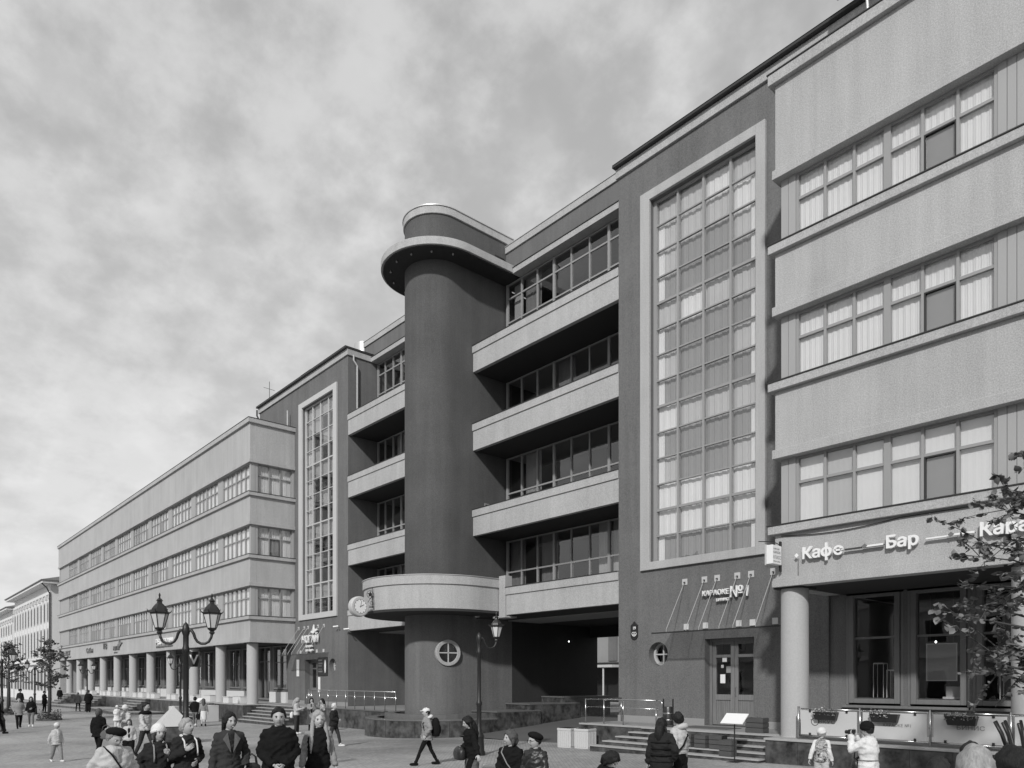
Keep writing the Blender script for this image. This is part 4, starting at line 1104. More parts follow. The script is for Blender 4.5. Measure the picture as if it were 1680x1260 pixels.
ci = [(CKX, y1-.22 + .17*math.cos(2*math.pi*k/18), CKZ+.58 + .17*math.sin(2*math.pi*k/18)) for k in range(19)]; m.tube(ci, .010, 6)
ci = [(CKX, y1-.15 + .08*math.cos(2*math.pi*k/14), CKZ+.2 + .08*math.sin(2*math.pi*k/14)) for k in range(15)]; m.tube(ci, .010, 6)
m.build('bracket', 'black_iron', t)
m = MB(); st = []
for k in range(10):
    r_ = .15 if k % 2 == 0 else .062; a = math.pi/2 + k*math.pi/5; st.append((r_*math.cos(a), r_*math.sin(a)))
m.prism(st, -.012, .012); o = m.build('star', 'black_iron', t, local=True); o.rotation_euler = (R(90), 0, R(90)); o.location = (.0, y1-.22-17.1, .58)
# ================================================================ street lamps
def lamp_parts(t, sides_=(-1, 1)):
    m = MB(); m.lathe([(.20,0),(.20,.10),(.17,.16),(.15,.55),(.17,.60),(.12,.70),(.078,.78),(.074,1.55),(.098,1.60),(.098,1.66),(.062,1.74),(.056,3.15),(.08,3.18),(.08,3.26),(.062,3.32),(.062,3.55),(.085,3.62),(.075,3.74),(.045,3.82),(.01,3.86)], n=14)
    m.build('post', 'black_iron', t, smooth=True, local=True, autosmooth=45)
    for s_ in sides_:
        pts = [(s_*(.05 + .52*q), 0, 3.58 - .34*math.sin(math.pi*min(1, q*1.02))**.9 - .02 + (.06 if q > .98 else 0)) for q in [k/12 for k in range(13)]]
        pts = [(s_*x, 0, z) for x, z in ((.04,3.66),(.12,3.68),(.17,3.60),(.20,3.50),(.25,3.42),(.33,3.375),(.42,3.375),(.50,3.42),(.55,3.51),(.57,3.60))]
        MB().tube(pts, [.038,.038,.034,.031,.03,.03,.03,.03,.03,.033], 8).build('arm', 'black_iron', t, smooth=True, local=True)
        L = MB().lathe([(.03,3.58),(.065,3.62),(.045,3.66),(.095,3.70),(.10,3.73)], (s_*.57,0,0), 6, rot=.5).build('lantern', 'black_iron', t, local=True)
        g = MB(); g.lathe([(.097,3.735),(.182,4.05)], (s_*.57,0,0), 6, rot=.5); g.build('lamp_glass', 'lamp_glass', L, local=True)
        fr = MB()
        for k in range(6):
            a = .5 + k*math.pi/3; fr.tube([(s_*.57+.10*math.cos(a), .10*math.sin(a), 3.73), (s_*.57+.188*math.cos(a), .188*math.sin(a), 4.05)], .010, 5)
        fr.lathe([(.195,4.04),(.208,4.06),(.212,4.08),(.178,4.10),(.16,4.16),(.127,4.21),(.085,4.26),(.06,4.28),(.05,4.32),(.072,4.34),(.043,4.38),(.018,4.40),(.016,4.44),(.024,4.47),(.004,4.52)], (s_*.57,0,0), 6, rot=.5)
        for k in range(6):
            a = .5 + k*math.pi/3; fr.tube([(s_*.57+.20*math.cos(a), .20*math.sin(a), 4.07), (s_*.57+.24*math.cos(a), .24*math.sin(a), 4.10), (s_*.57+.262*math.cos(a), .262*math.sin(a), 4.15)], [.017,.012,.003], 5)
        fr.build('lantern_hood', 'black_iron', L, local=True)
    return t
LG = 'black twin lantern street lamps'
lx, ly = place(305, 16.3); L0 = root('street_lamp', (lx, ly, gz(lx)-.14), 'nearest black twin lantern street lamp, in front of the colonnade', 'street lamp', LG, YAW + R(6)); lamp_parts(L0); L0.scale = (.97, .97, .97)
for px__, dep, rz, lab in ((296, 44, YAW+R(8), 'small twin street lamp just behind the nearest lamp post'), (143, 64, YAW+R(5), 'far twin street lamp in front of the far colonnade columns'), (3, 38, YAW+R(5), 'twin street lamp at the left edge of the picture beside the tree'), (57, 58, YAW+R(60), 'far street lamp between the two plaza trees')):
    x, y = place(px__, dep); copy_thing(L0, (x, y, gz(x)), rz, lab)
x, y = place(786, 23.3); L1 = root('street_lamp', (x, y, gz(x)), 'single lantern black street lamp before the foot of the round tower', 'street lamp', None, YAW + R(18)); lamp_parts(L1, (1,))
# dark hanging sign fixed to the nearest lamp
x, y = place(312, 16.6)
t = root('hanging_sign', (x, y, .3), 'black hanging sign with a white V beside the nearest lamp post', 'sign', None, YAW+R(4))
MB().box(-.14, .22, -.03, .03, 0, .34).build('board', 'black_board', t, local=True)
piece('lettering', text_mesh('v', 'V', .30, .004, 'letter_white', .004), t, (.0, -.032, .06), rot=(R(90),0,0))
MB().tube([(-.14, 0, .30), (-.22, 0, .30)], .012, 6).build('arm', 'black_iron', t, local=True)
# pale pyramid on dark base
x, y = place(284, 30); z = gz(x)
t = root('pyramid_monument', (x, y, z), 'pale stone pyramid on a dark square base in the plaza', 'monument', None, YAW+R(32))
MB().box(-.62,.62,-.62,.62,0,.70).build('base', 'granite', t, local=True, bevel=.02)
m = MB(); m.v += [(-.66,-.66,.702),(.66,-.66,.702),(.66,.66,.702),(-.66,.66,.702),(0,0,1.52)]
for q in ((0,3,2,1),(0,1,4),(1,2,4),(2,3,4),(3,0,4)): m.f.append(q); m.m.append(0)
m.build('pyramid', 'concrete', t, local=True, bevel=.01)
x, y = place(288, 50); t = root('concrete_block', (x, y, gz(x)), 'pale concrete block behind the pyramid', 'block', None, .3); MB().box(-.32,.32,-.3,.3,0,.9).build('block', 'concrete', t, local=True, bevel=.02)
x, y = place(345, 47.5); t = root('white_box', (x, y, gz(x)), 'white planter box at the foot of the colonnade steps', 'box', None, 0); MB().box(-.42,.42,-.4,.4,0,1.05).build('box', 'concrete', t, local=True, bevel=.02)
# white boxes on the terrace between the columns
bxl = 0
for k in range(9):
    xx = -47.11 - 5.58*k
    for dx, w, h, cap in ((-1.4, 1.3, .46, 1), (-3.3, 1.0, .40, 0), (-4.6, .8, .44, 0)):
        if (k*3 + int(dx)) % 4 == 0: continue
        bxl += 1
        pos = ('first', 'second', 'third', 'fourth', 'fifth', 'sixth', 'seventh', 'eighth', 'ninth')[k]
        o = root('terrace_box', (xx+dx, 18.75, TERR), 'white planter box on the terrace %s the %s column from the entrance' % (('just left of', 'midway beyond', 'farthest left past')[(dx < -2) + (dx < -4)], pos), 'box', 'white boxes between the columns')
        MB().box(xx+dx-w/2, xx+dx+w/2, 18.5, 18.95, TERR, TERR+h).build('box', 'plinth_white', o, bevel=.015)
        MB().box(xx+dx-w/2-.03, xx+dx+w/2+.03, 18.47, 18.98, TERR+h+.002, TERR+h+.03).build('lid', 'plinth_white', o)
# ---------------------------------------------------------------- café interior: stands, hanging frame, lit bulbs
def wire_stand(x, y, w, h, label):
    t = root('display_stand', (x, y, -.5), label, 'display stand', 'white wire stands in the café windows')
    m = MB(); r = .011; z0 = -.50
    for sx in (-1,1):
        for sy in (-1,1): m.tube([(x+sx*w/2, y+sy*w/2, z0), (x+sx*w/2, y+sy*w/2, z0+h)], r, 5)
    for zz in (z0+h,):
        c = [(x-w/2,y-w/2,zz),(x+w/2,y-w/2,zz),(x+w/2,y+w/2,zz),(x-w/2,y+w/2,zz),(x-w/2,y-w/2,zz)]
        for a, b in zip(c, c[1:]): m.tube([a, b], r, 5)
    m.build('frame', 'letter_white', t)
    MB().box(x-w/2, x+w/2, y-w/2, y+w/2, z0+h+.012, z0+h+.025).build('top', 'letter_white', t)
MB().box(-10.1, 5, YG+.16, YG+.9, -.60, -.51).build('window_ledge', 'wood', B)
wire_stand(-9.15, 22.25, .28, .98, 'taller white wire stand in the left café window'); wire_stand(-8.78, 22.25, .28, .78, 'shorter white wire stand in the left café window')
wire_stand(-5.95, 22.25, .30, .98, 'tall white wire stand in the right café window'); wire_stand(-5.6, 22.25, .3, .55, 'low white wire stand in the right café window')
t = root('picture_display', (-7.3, 21.97, .0), 'square white hanging frame in the middle café window', 'frame')
m = MB(); x0, x1, z0, z1 = -7.82, -7.05, -.02, 1.0
for (a, b, c_, e) in ((x0, x1, z0, z0+.025), (x0, x1, z1-.025, z1), (x0, x0+.025, z0+.025, z1-.025), (x1-.025, x1, z0+.025, z1-.025)): m.box(a, b, 21.96, 21.99, c_, e)
m.build('frame', 'letter_white', t); MB().box(x0+.025, x1-.025, 21.97, 21.98, z0+.025, z1-.025).build('sheet', 'curtain_mid', t)
for x in (x0+.1, x1-.1): MB().tube([(x, 21.975, z1), (x, 21.975, 2.6)], .004, 4).build('wire', 'letter_grey', t)
t = root('window_card', (-7.1, 22.2, -.5), 'grey brick print card standing on the café window ledge', 'card'); MB().box(-7.4, -6.95, 22.2, 22.23, -.505, -.17).build('card', 'curtain_mid', t); MB().box(-7.45, -7.0, 22.1, 22.2, -.505, -.45).build('foot', 'paper', t)
t = root('gift_box', (-5.95, 22.25, .5), 'small white gift box on the tall stand in the right café window', 'box'); MB().box(-6.05, -5.86, 22.15, 22.35, .51, .69).build('box', 'paper', t); MB().box(-5.98, -5.92, 22.22, 22.28, .69, .77).build('lid', 'paper', t)
for k, (x, y, z, lab) in enumerate(((-8.75, 23.4, .95, 'small lit bulb hanging in the left café window'), (-8.0, 23.2, 1.1, 'small lit bulb at the left of the hanging frame'), (-6.95, 23.0, 1.05, 'small lit bulb at the right of the hanging frame'), (-5.7, 23.0, 1.12, 'small lit bulb in the right café window'), (-26.9, 27.5, 2.0, 'single lit wall lamp deep in the dark passage'))):
    t = root('pendant_bulb', (x, y, z), lab, 'lamp', 'small lit bulbs')
    MB().ell((x, y, z), (.026, .026, .034), 10, 8).build('bulb', 'bulb', t, smooth=True)
    if x > -20: MB().tube([(x, y, z+.04), (x, y, 2.65)], .004, 4).build('wire', 'black_iron', t)
t = root('stone_urn', (-22.2, 29.0, -1.6), 'stone urn standing in the passage', 'urn'); MB().lathe([(.12,0),(.10,.25),(.22,.42),(.32,.62),(.34,.68)], (-22.2, 29.0, -1.75), 14).build('urn', 'terrace_stone', t, smooth=True)
# courtyard house seen through the passage
t = root('courtyard_house', (-60, 70, -2), 'pale panelled courtyard house seen through the dark passage', 'building')
MB().box(-100, -20, 70, 84, -2.6, 15).build('wall', 'terrace_stone', t)
for k in range(12): MB().box(-82+k*4.1, -80.6+k*4.1, 69.85, 70, 2.4, 13).build('panel', 'stucco_mid', t)
MB().box(-100, -20, 69.3, 70, -2.6, 2.2).build('shop_front', 'steel_dark', t)
MB().box(-76, -58, 66.5, 69.3, 1.55, 1.85).build('canopy', 'concrete', t)
for k in range(5): MB().tube([(-74+k*3.6, 66.8, -2.6), (-74+k*3.6, 66.8, 1.55)], .11, 8).build('canopy_post', 'concrete', t)
# the houses across the street, behind the camera: they show in the shop windows
t = root('street_house', (-20, -16, -2.2), 'three storey house across the street mirrored in the shop windows', 'building')
MB().box(-75, 40, -28, -15, -2.8, 9.2).build('wall', 'far_plaster', t)
MB().box(-75.4, 40.4, -28, -14.3, 9.2, 9.9).build('cornice', 'far_white', t)
MB().box(-75.5, 40.5, -28, -14.2, 9.903, 10.1).build('roof', 'far_roof', t)
for zz in (1.6, 5.4): MB().box(-75.1, 40.1, -15, -14.75, zz, zz+.3).build('string_course', 'far_white', t)
wf = MB().box(-.75, .75, 0, .12, -1.2, 1.2).mesh('street_window', 'far_white'); wg = MB().box(-.58, .58, .121, .14, -1.02, 1.02).mesh('street_pane', 'black_board')
for k in range(34):
    for zz in (-.3, 3.7, 7.3):
        o = piece('window', wf, t, (-73 + 3.3*k, -15, zz), world=True); piece('pane', wg, o, (0, 0, 0))
# ================================================================ old houses down the street
def old_house(x0, x1, y0, zt, name_label, npil):
    t = root('old_house', ((x0+x1)/2, y0, -2.8), name_label, 'building')
    MB().box(x0, x1, y0, y0+14, -3, zt).build('wall', 'far_white', t)
    e = MB(); e.box(x0-1.0, x1+1.0, y0-1.1, y0+15, zt+.02, zt+.30); e.build('cornice', 'far_white', t)
    e = MB(); e.box(x0-1.15, x1+1.15, y0-1.25, y0+15.2, zt+.305, zt+.42); rf = e.build('roof', 'far_roof', t)
    m = MB(); m.v += [(x0-1.15,y0-1.25,zt+.425),(x1+1.15,y0-1.25,zt+.425),(x1+1.15,y0+15.2,zt+.425),(x0-1.15,y0+15.2,zt+.425),(x0+6,y0+7,zt+3),(x1-6,y0+7,zt+3)]
    for q in ((0,1,5,4),(1,2,5),(2,3,4,5),(3,0,4)): m.f.append(q); m.m.append(0)
    m.build('roof_slope', 'far_roof', rf)
    zb = 2.6
    MB().box(x0-.1, x1+.1, y0-.35, y0, zb-.45, zb).build('string_course', 'far_white', t)
    MB().box(x0-.06, x1+.06, y0-.18, y0, zt-1.3, zt-1.0).build('entablature', 'far_white', t)
    w = (x1-x0)/npil
    for k in range(npil+1):
        x = x0 + w*k; x = min(max(x, x0+.3), x1-.3)
        MB().box(x-.26, x+.26, y0-.16, y0, zb, zt-1.302).build('pilaster', 'far_white', t)
        MB().box(x-.36, x+.36, y0-.24, y0, zt-1.9, zt-1.45).build('capital', 'far_plaster', t)
    for k in range(npil):
        x = x0 + w*(k+.5)
        for (a, b) in ((zb+.5, zb+4.2), (zb+5.0, zt-2.2)):
            f = MB().box(x-w*.32, x+w*.32, y0-.05, y0, a, b).build('window', 'frame_grey', t)
            MB().box(x-w*.26, x+w*.26, y0-.07, y0-.05, a+.2, b-.2).build('pane', 'black_board', f)
        f = MB().box(x-w*.32, x+w*.32, y0-.06, y0, -1.4, 1.5).build('window', 'frame_grey', t)
        MB().box(x-w*.24, x+w*.24, y0-.08, y0-.06, -1.3, 1.35).build('pane', 'black_board', f)
    return t
oh = old_house(-141, -111.2, 18.4, 12.4, 'white classical house with pilasters beyond the long wing', 12)
old_house(-176, -147, 19.0, 11.6, 'pale old house at the left edge with deep cornice', 10)
m = MB()
for dx, h in ((0, 3.4), (.5, 2.6), (1.0, 1.6), (1.6, 2.0)): m.tube([(-112.3-dx, 21, 13.2), (-112.3-dx, 21, 13.2+h)], .10, 5)
m.build('aerial', 'frame_grey', oh)
m = MB(); m.tube([(-111.0, 17.3, 12.5), (-111.0, 17.9, 11.9), (-111.1, 18.25, 11.2), (-111.1, 18.25, -2.6)], .08, 6); m.build('downpipe', 'roof_metal', oh)
# ================================================================ trees
def tree(name_label, x, y, h, crown_r, crown_z0, nleaf, leaf, seed, trunk_r=.07, mt='leaf_pale', group=None, hero=0, hero_dir=None, pot=True, apex=0.75):
    rnd = random.Random(seed); z = gz(x)
    t = root('young_tree', (x, y, z), name_label, 'tree', group)
    m = MB(); m.tube([(0,0,-.05),(.02,.01,h*.3),(-.03,.02,h*.6),(.0,0,h*.95)], [trunk_r*1.25, trunk_r, trunk_r*.6, trunk_r*.15], 10); m.build('trunk', 'bark', t, smooth=True, local=True)
    br = MB(); tips = []
    for k in range(46):
        f = rnd.random(); zz = crown_z0*.9 + (h*.92-crown_z0*.9)*f
        a = rnd.uniform(0, 6.283)
        rad = crown_r*(math.sin(math.pi*min(.97, max(.12, (f*apex+.22))))**.8)*rnd.uniform(.65, 1.08)
        st = Vector((0,0,zz)); en = Vector((math.cos(a)*rad, math.sin(a)*rad, zz + rad*rnd.uniform(.05,.55)))
        mid = st.lerp(en, .5) + Vector((rnd.gauss(0,.05), rnd.gauss(0,.05), rnd.uniform(-.02,.12)))*crown_r
        r0 = trunk_r*.33*(1-.55*f)
        br.tube([st, mid, en], [r0, r0*.55, r0*.15], 5)
        tips.append((st, mid, en))
        for q in range(3):
            s2 = mid.lerp(en, rnd.uniform(0,.7)); e2 = s2 + Vector((rnd.gauss(0,1), rnd.gauss(0,1), rnd.gauss(.2,.7)))*crown_r*.22
            br.tube([s2, s2.lerp(e2,.5)+Vector((0,0,.02)), e2], [r0*.35, r0*.25, r0*.1], 4); tips.append((s2, s2.lerp(e2,.5), e2))
    br.build('branches', 'bark', t, local=True)
    def leafpts(c, s):
        d = Vector((rnd.gauss(0,1), rnd.gauss(0,1), rnd.gauss(-.5,.7))).normalized(); u = d.cross(Vector((rnd.gauss(0,.5), rnd.gauss(0,.5), 1))).normalized(); nn = d.cross(u)
        L, Wd = s, s*.40
        return c, d, u, nn, L, Wd
    lf = MB(); heroes = []
    for k in range(nleaf):
        st, mid, en = rnd.choice(tips); q = rnd.random()**.6
        c = (mid.lerp(en, q) if rnd.random() < .8 else st.lerp(mid, .5+.5*q)) + Vector((rnd.gauss(0,1), rnd.gauss(0,1), rnd.gauss(-.3,.8)))*leaf*.16
        c, d, u, nn, L, Wd = leafpts(c, leaf*rnd.uniform(.5,1.3))
        if hero and hero_dir and c.xy.dot(Vector(hero_dir)) > .2 and len(heroes) < hero: heroes.append((c, d, u, nn, L)); continue
        v = [c, c+d*L*.28+u*Wd, c+d*L*.62+u*Wd*.85, c+d*L-nn*L*.08, c+d*L*.62-u*Wd*.85, c+d*L*.28-u*Wd, c+d*L*.5+nn*L*.09]
        i = len(lf.v); lf.v += [tuple(p) for p in v]
        for f3 in ((0,1,6),(1,2,6),(2,3,6),(3,4,6),(4,5,6),(5,0,6)): lf.f.append(tuple(i+j for j in f3)); lf.m.append(0)
    cr = lf.build('crown', mt, t, local=True, smooth=True); cr['kind'] = 'stuff'
    if heroes:
        lm = MB(); v = [(0,0,0),(.28,.40,0),(.62,.34,0),(1,0,-.08),(.62,-.34,0),(.28,-.40,0),(.5,0,.09)]; lm.v += v
        for f3 in ((0,6,1),(1,6,2),(2,6,3),(3,6,4),(4,6,5),(5,6,0)): lm.f.append(f3); lm.m.append(0)
        me = lm.mesh('leaf', mt)
        for c, d, u, nn, L in heroes:
            o = piece('leaf', me, t, c, (L, L, L)); o.rotation_euler = Matrix((d, u, nn)).transposed().to_euler()
    return t
x, y = place(14, 58); tA = tree('slim young tree with pale leaves at the far left edge', x, y, 5.9, 1.35, 2.4, 1500, .17, 3, .12, group='young trees on the plaza')
x, y = place(81, 49); tB = tree('small leafy tree before the far end of the long wing', x, y, 5.6, 1.25, 2.2, 1500, .16, 5, .10, group='young trees on the plaza')
x, y = place(1758, 10.4); tC = tree('leafy branches of the street tree at the right edge', x, y, 6.0, 1.78, 2.0, 4200, .10, 9, .09, 'leaf', None, 300, (-.9, -.3), apex=.80)
# curved iron guard round the right tree
gx, gy = x, y; z = gz(x)
gx, gy = place(1706, 10.2)
t = root('tree_guard', (gx, gy, z), 'black iron guard of curved bars round the right tree', 'tree guard')
for k in range(14):
    a = 2*math.pi*k/14; c_, s_ = math.cos(a), math.sin(a)
    MB().tube([(r_*c_, r_*s_, zz) for r_, zz in ((.33,0),(.33,.55),(.34,.9),(.38,1.15),(.45,1.38),(.53,1.55))], .021, 6).build('bar', 'black_iron', t, local=True, smooth=True)
for zz, rr in ((.12,.33),(.62,.33),(1.18,.385)):
    MB().tube([(rr*math.cos(2*math.pi*k/28), rr*math.sin(2*math.pi*k/28), zz) for k in range(29)], .016, 6).build('hoop', 'black_iron', t, local=True)
# tree pits
for tt, lab in ((tA, 'dark shrubby tree pit under the far left tree'), (tB, 'dark shrubby tree pit under the small leafy tree')):
    t = root('tree_pit', tuple(tt.location), lab, 'planter', 'dark planted tree pits')
    MB().lathe([(.75,0),(.75,.12),(.6,.14)], n=8).build('edging', 'granite', t, local=True)
    rnd = random.Random(4); m = MB()
    for k in range(500):
        a, r_ = rnd.uniform(0, 6.28), .7*math.sqrt(rnd.random()); c = Vector((r_*math.cos(a), r_*math.sin(a), .12+abs(rnd.gauss(0,.22))))
        a1 = Vector((rnd.gauss(0,1), rnd.gauss(0,1), rnd.gauss(0,1))).normalized()*.08; a2 = a1.cross(Vector((rnd.gauss(0,1), rnd.gauss(0,1), rnd.gauss(0,1)))).normalized()*.05
        m.poly([c-a1, c+a2, c+a1, c-a2])
    o = m.build('foliage', 'leaf', t, local=True); o['kind'] = 'stuff'
# rough stone block at the bottom
x, y = place(812, 15.4); t = root('stone_block', (x, y, gz(x)), 'rough pale stone block at the bottom beside the bench pair', 'block', None, YAW)
MB().box(-.26, .30, -.2, .2, 0, .46).build('block', 'concrete', t, local=True, bevel=.03)
x, y = place(862, 12.25); t = root('park_bench', (x, y, gz(x)), 'dark plank bench under the seated pair', 'bench', None, YAW + R(-30))
for q in range(4): MB().box(-.75, .75, -.22+.12*q, -.12+.12*q, .40, .44).build('plank', 'wood_old', t, local=True)
for xx in (-.6, .52): MB().box(xx, xx+.08, -.2, .24, 0, .398).build('leg', 'black_iron', t, local=True)
# ================================================================ people
for nm, g_ in (('skin', .42), ('skin_pale', .50), ('lip', .27), ('eye_white', .7), ('iris', .02), ('hair_black', .010), ('hair_dark', .020), ('hair_brown', .08), ('hair_fair', .34), ('hair_grey', .26), ('hair_white', .62)):
    mat(nm, g_, .55 if nm.startswith('skin') else .5, .04 if nm.startswith('skin') else .35, .05 if nm.startswith('skin') else .5, bump=0 if nm.startswith('skin') else .6, bscale=90, fines=60, bigs=20, spec=.3, aniso=(1,1,1) if nm.startswith('skin') else (1.6,1.6,.15))
for nm, g_ in (('cloth_black', .011), ('cloth_charcoal', .024), ('cloth_dark', .042), ('cloth_mid', .12), ('cloth_denim', .16), ('cloth_grey', .26), ('cloth_pale', .48), ('cloth_white', .68)):
    mat(nm, g_, .9, .15, .2, .5, 24, bigs=6, fines=70, spec=.12)
mat('leather', .022, .38, .2, .1, .3, 30)
mat('pattern', .28, .8, 2.4, 2.4, bigs=16, fines=34)

def remeshed(mb, voxel, wr=.0, smooth=3, seed=0):
    me = mb.mesh('tmp', 'skin'); o = bpy.data.objects.new('tmp', me); COL.objects.link(o)
    r = o.modifiers.new('r', 'REMESH'); r.mode = 'VOXEL'; r.voxel_size = voxel; r.use_smooth_shade = True
    s = o.modifiers.new('s', 'SMOOTH'); s.iterations = smooth; s.factor = .5
    dg = bpy.context.evaluated_depsgraph_get(); dg.update()
    out = bpy.data.meshes.new_from_object(o.evaluated_get(dg)); bpy.data.objects.remove(o)
    if wr:
        off = Vector((seed*3.1, seed*1.7, seed))
        nrm = [v.normal.copy() for v in out.vertices]
        for v, n in zip(out.vertices, nrm):
            p = v.co + off
            u_ = p.x*.7 + p.z*.7
            q = 1 - 2.2*abs(noise.noise(Vector((p.x*5 + p.z*3, p.y*6, p.z*13 - p.x*6)))) + .5*noise.noise(Vector((p.x*18, p.y*18, p.z*26)))
            v.co += n * ((q-.4)*wr)
    out.materials.clear(); return out
def loft(mb, rings, n=16):
    i = len(mb.v)
    for (z, rx, ry, cx_, cy_) in rings:
        for k in range(n):
            a = 2*math.pi*k/n; mb.v.append((cx_ + rx*math.cos(a), cy_ + ry*math.sin(a), z))
    for r_ in range(len(rings)-1):
        for k in range(n):
            j = (k+1) % n; mb.f.append((i+r_*n+k, i+r_*n+j, i+(r_+1)*n+j, i+(r_+1)*n+k)); mb.m.append(0)
    mb.f.append(tuple(i+k for k in reversed(range(n)))); mb.m.append(0)
    e = i+(len(rings)-1)*n; mb.f.append(tuple(e+k for k in range(n))); mb.m.append(0)
def head_pts(nu=36, nv=30, grow=0.0, face=True):
    vs = []
    for a in range(nv+1):
        th = math.pi*a/nv
        for b in range(nu):
            ph = 2*math.pi*b/nu
            nx_, ny_, nz_ = math.sin(th)*math.sin(ph), -math.sin(th)*math.cos(ph), math.cos(th)
            x, y, z = (.076+grow)*nx_, (.096+grow)*ny_, (.118+grow)*nz_
            if nz_ < 0:
                t = -nz_; x *= 1-.26*t**1.4; y *= (1-.06*t) if ny_ < 0 else (1-.38*t)
            if face and ny_ < 0:
                g2 = lambda cx_, sx, cz, sz: math.exp(-((x-cx_)/sx)**2 - ((z-cz)/sz)**2)
                y -= .026*g2(0, .012, -.022, .020) + .010*g2(0, .010, .004, .02) + .004*g2(0, .045, .026, .010) + .005*g2(0, .024, -.060, .008) + .009*g2(0, .026, -.098, .015)
                y += .010*(g2(.031, .015, .004, .010) + g2(-.031, .015, .004, .010))
                y -= .004*(g2(.04, .02, -.03, .02) + g2(-.04, .02, -.03, .02))
            vs.append((x, y, z))
    return vs, nu, nv
HEADV = head_pts()
def head_into(mb, Rm, c, smile=False):
    vs, nu, nv = HEADV; i = len(mb.v); c = Vector(c)
    mb.v += [tuple(c + Rm @ Vector(v)) for v in vs]
    for a in range(nv):
        for b in range(nu):
            b2 = (b+1) % nu; q = (a*nu+b, (a+1)*nu+b, (a+1)*nu+b2, a*nu+b2)
            cx_ = sum(vs[k][0] for k in q)/4; cy_ = sum(vs[k][1] for k in q)/4; cz_ = sum(vs[k][2] for k in q)/4
            m_ = 1 if (cy_ < 0 and abs(cx_) < .025 and abs(cz_+.060) < .008) else 0
            mb.f.append(tuple(i+k for k in q)); mb.m.append(m_)
    for s in (-1, 1):
        mb.ell(c + Rm @ Vector((s*.031, -.0815, .004)), (.0125, .008, .0075), 10, 6, 2, Rm)
        mb.ell(c + Rm @ Vector((s*.031, -.0868, .004)), (.0082, .0042, .0075), 8, 6, 3, Rm)
        mb.ell(c + Rm @ Vector((s*.031, -.0905, .021)), (.019, .007, .0048), 8, 4, 4, Rm)
        mb.ell(c + Rm @ Vector((s*.077, .012, -.004)), (.011, .021, .031), 10, 8, 0, Rm)
    if smile:
        mb.ell(c + Rm @ Vector((0, -.096, -.061)), (.019, .005, .0045), 10, 5, 2, Rm)
def hand_into(mb, w, d, side, pn, curl=.5, s=1.0):
    d = d.normalized(); side = (side - d*side.dot(d)).normalized(); pn = side.cross(d).normalized() if pn is None else (pn - d*pn.dot(d)).normalized()
    Rm = Matrix((d, side, pn)).transposed()
    mb.ell(w + d*.045*s, (.055*s, .040*s, .018*s), 12, 8, 0, Rm)
    for k, L in enumerate((.070, .080, .074, .058)):
        b = w + d*.082*s + side*(.029 - .0195*k)*s
        d1 = (d*math.cos(curl) + pn*math.sin(curl)).normalized(); d2 = (d*math.cos(curl*2.1) + pn*math.sin(curl*2.1)).normalized()
        m1 = b + d1*L*.5*s; m2 = m1 + d2*L*.5*s
        mb.tube([b - d*.02*s, b, m1, m2], [.0095*s, .0095*s, .0088*s, .0062*s], 6)
    b = w + d*.022*s + side*.033*s; d1 = (d*.65 + side*.72 + pn*.25).normalized(); d2 = (d*.9 + side*.2 + pn*.4).normalized()
    mb.tube([b - side*.012*s, b, b + d1*.034*s, b + d1*.034*s + d2*.03*s], [.013*s, .012*s, .0105*s, .007*s], 6)
ARMS = {   # elbow, wrist for the right-hand (+x) side, metres for a 1.75 m figure; forward is -y
 'down': ((.245, .03, 1.13), (.255, -.05, .88)), 'front': ((.265, .01, 1.14), (.055, -.225, .97)), 'pocket': ((.30, .07, 1.15), (.215, -.07, .94)),
 'phone': ((.215, -.04, 1.13), (.07, -.29, 1.22)), 'strap': ((.275, -.03, 1.14), (.12, -.20, 1.27)), 'fwd': ((.24, -.07, 1.14), (.23, -.25, .98)),
 'back': ((.245, .13, 1.15), (.26, .17, .91)), 'camera': ((.27, -.18, 1.24), (.07, -.27, 1.50)), 'carry': ((.25, -.10, 1.14), (.02, -.30, 1.12)),
 'side_out': ((.33, .0, 1.16), (.47, -.03, .95)), 'belly': ((.27, .0, 1.13), (.06, -.20, 1.08)), 'face': ((.23, -.16, 1.16), (.06, -.20, 1.42)), 'lap': ((.25, -.02, 1.14), (.06, -.30, 1.0))}
NP = [0]; HS = 1.09
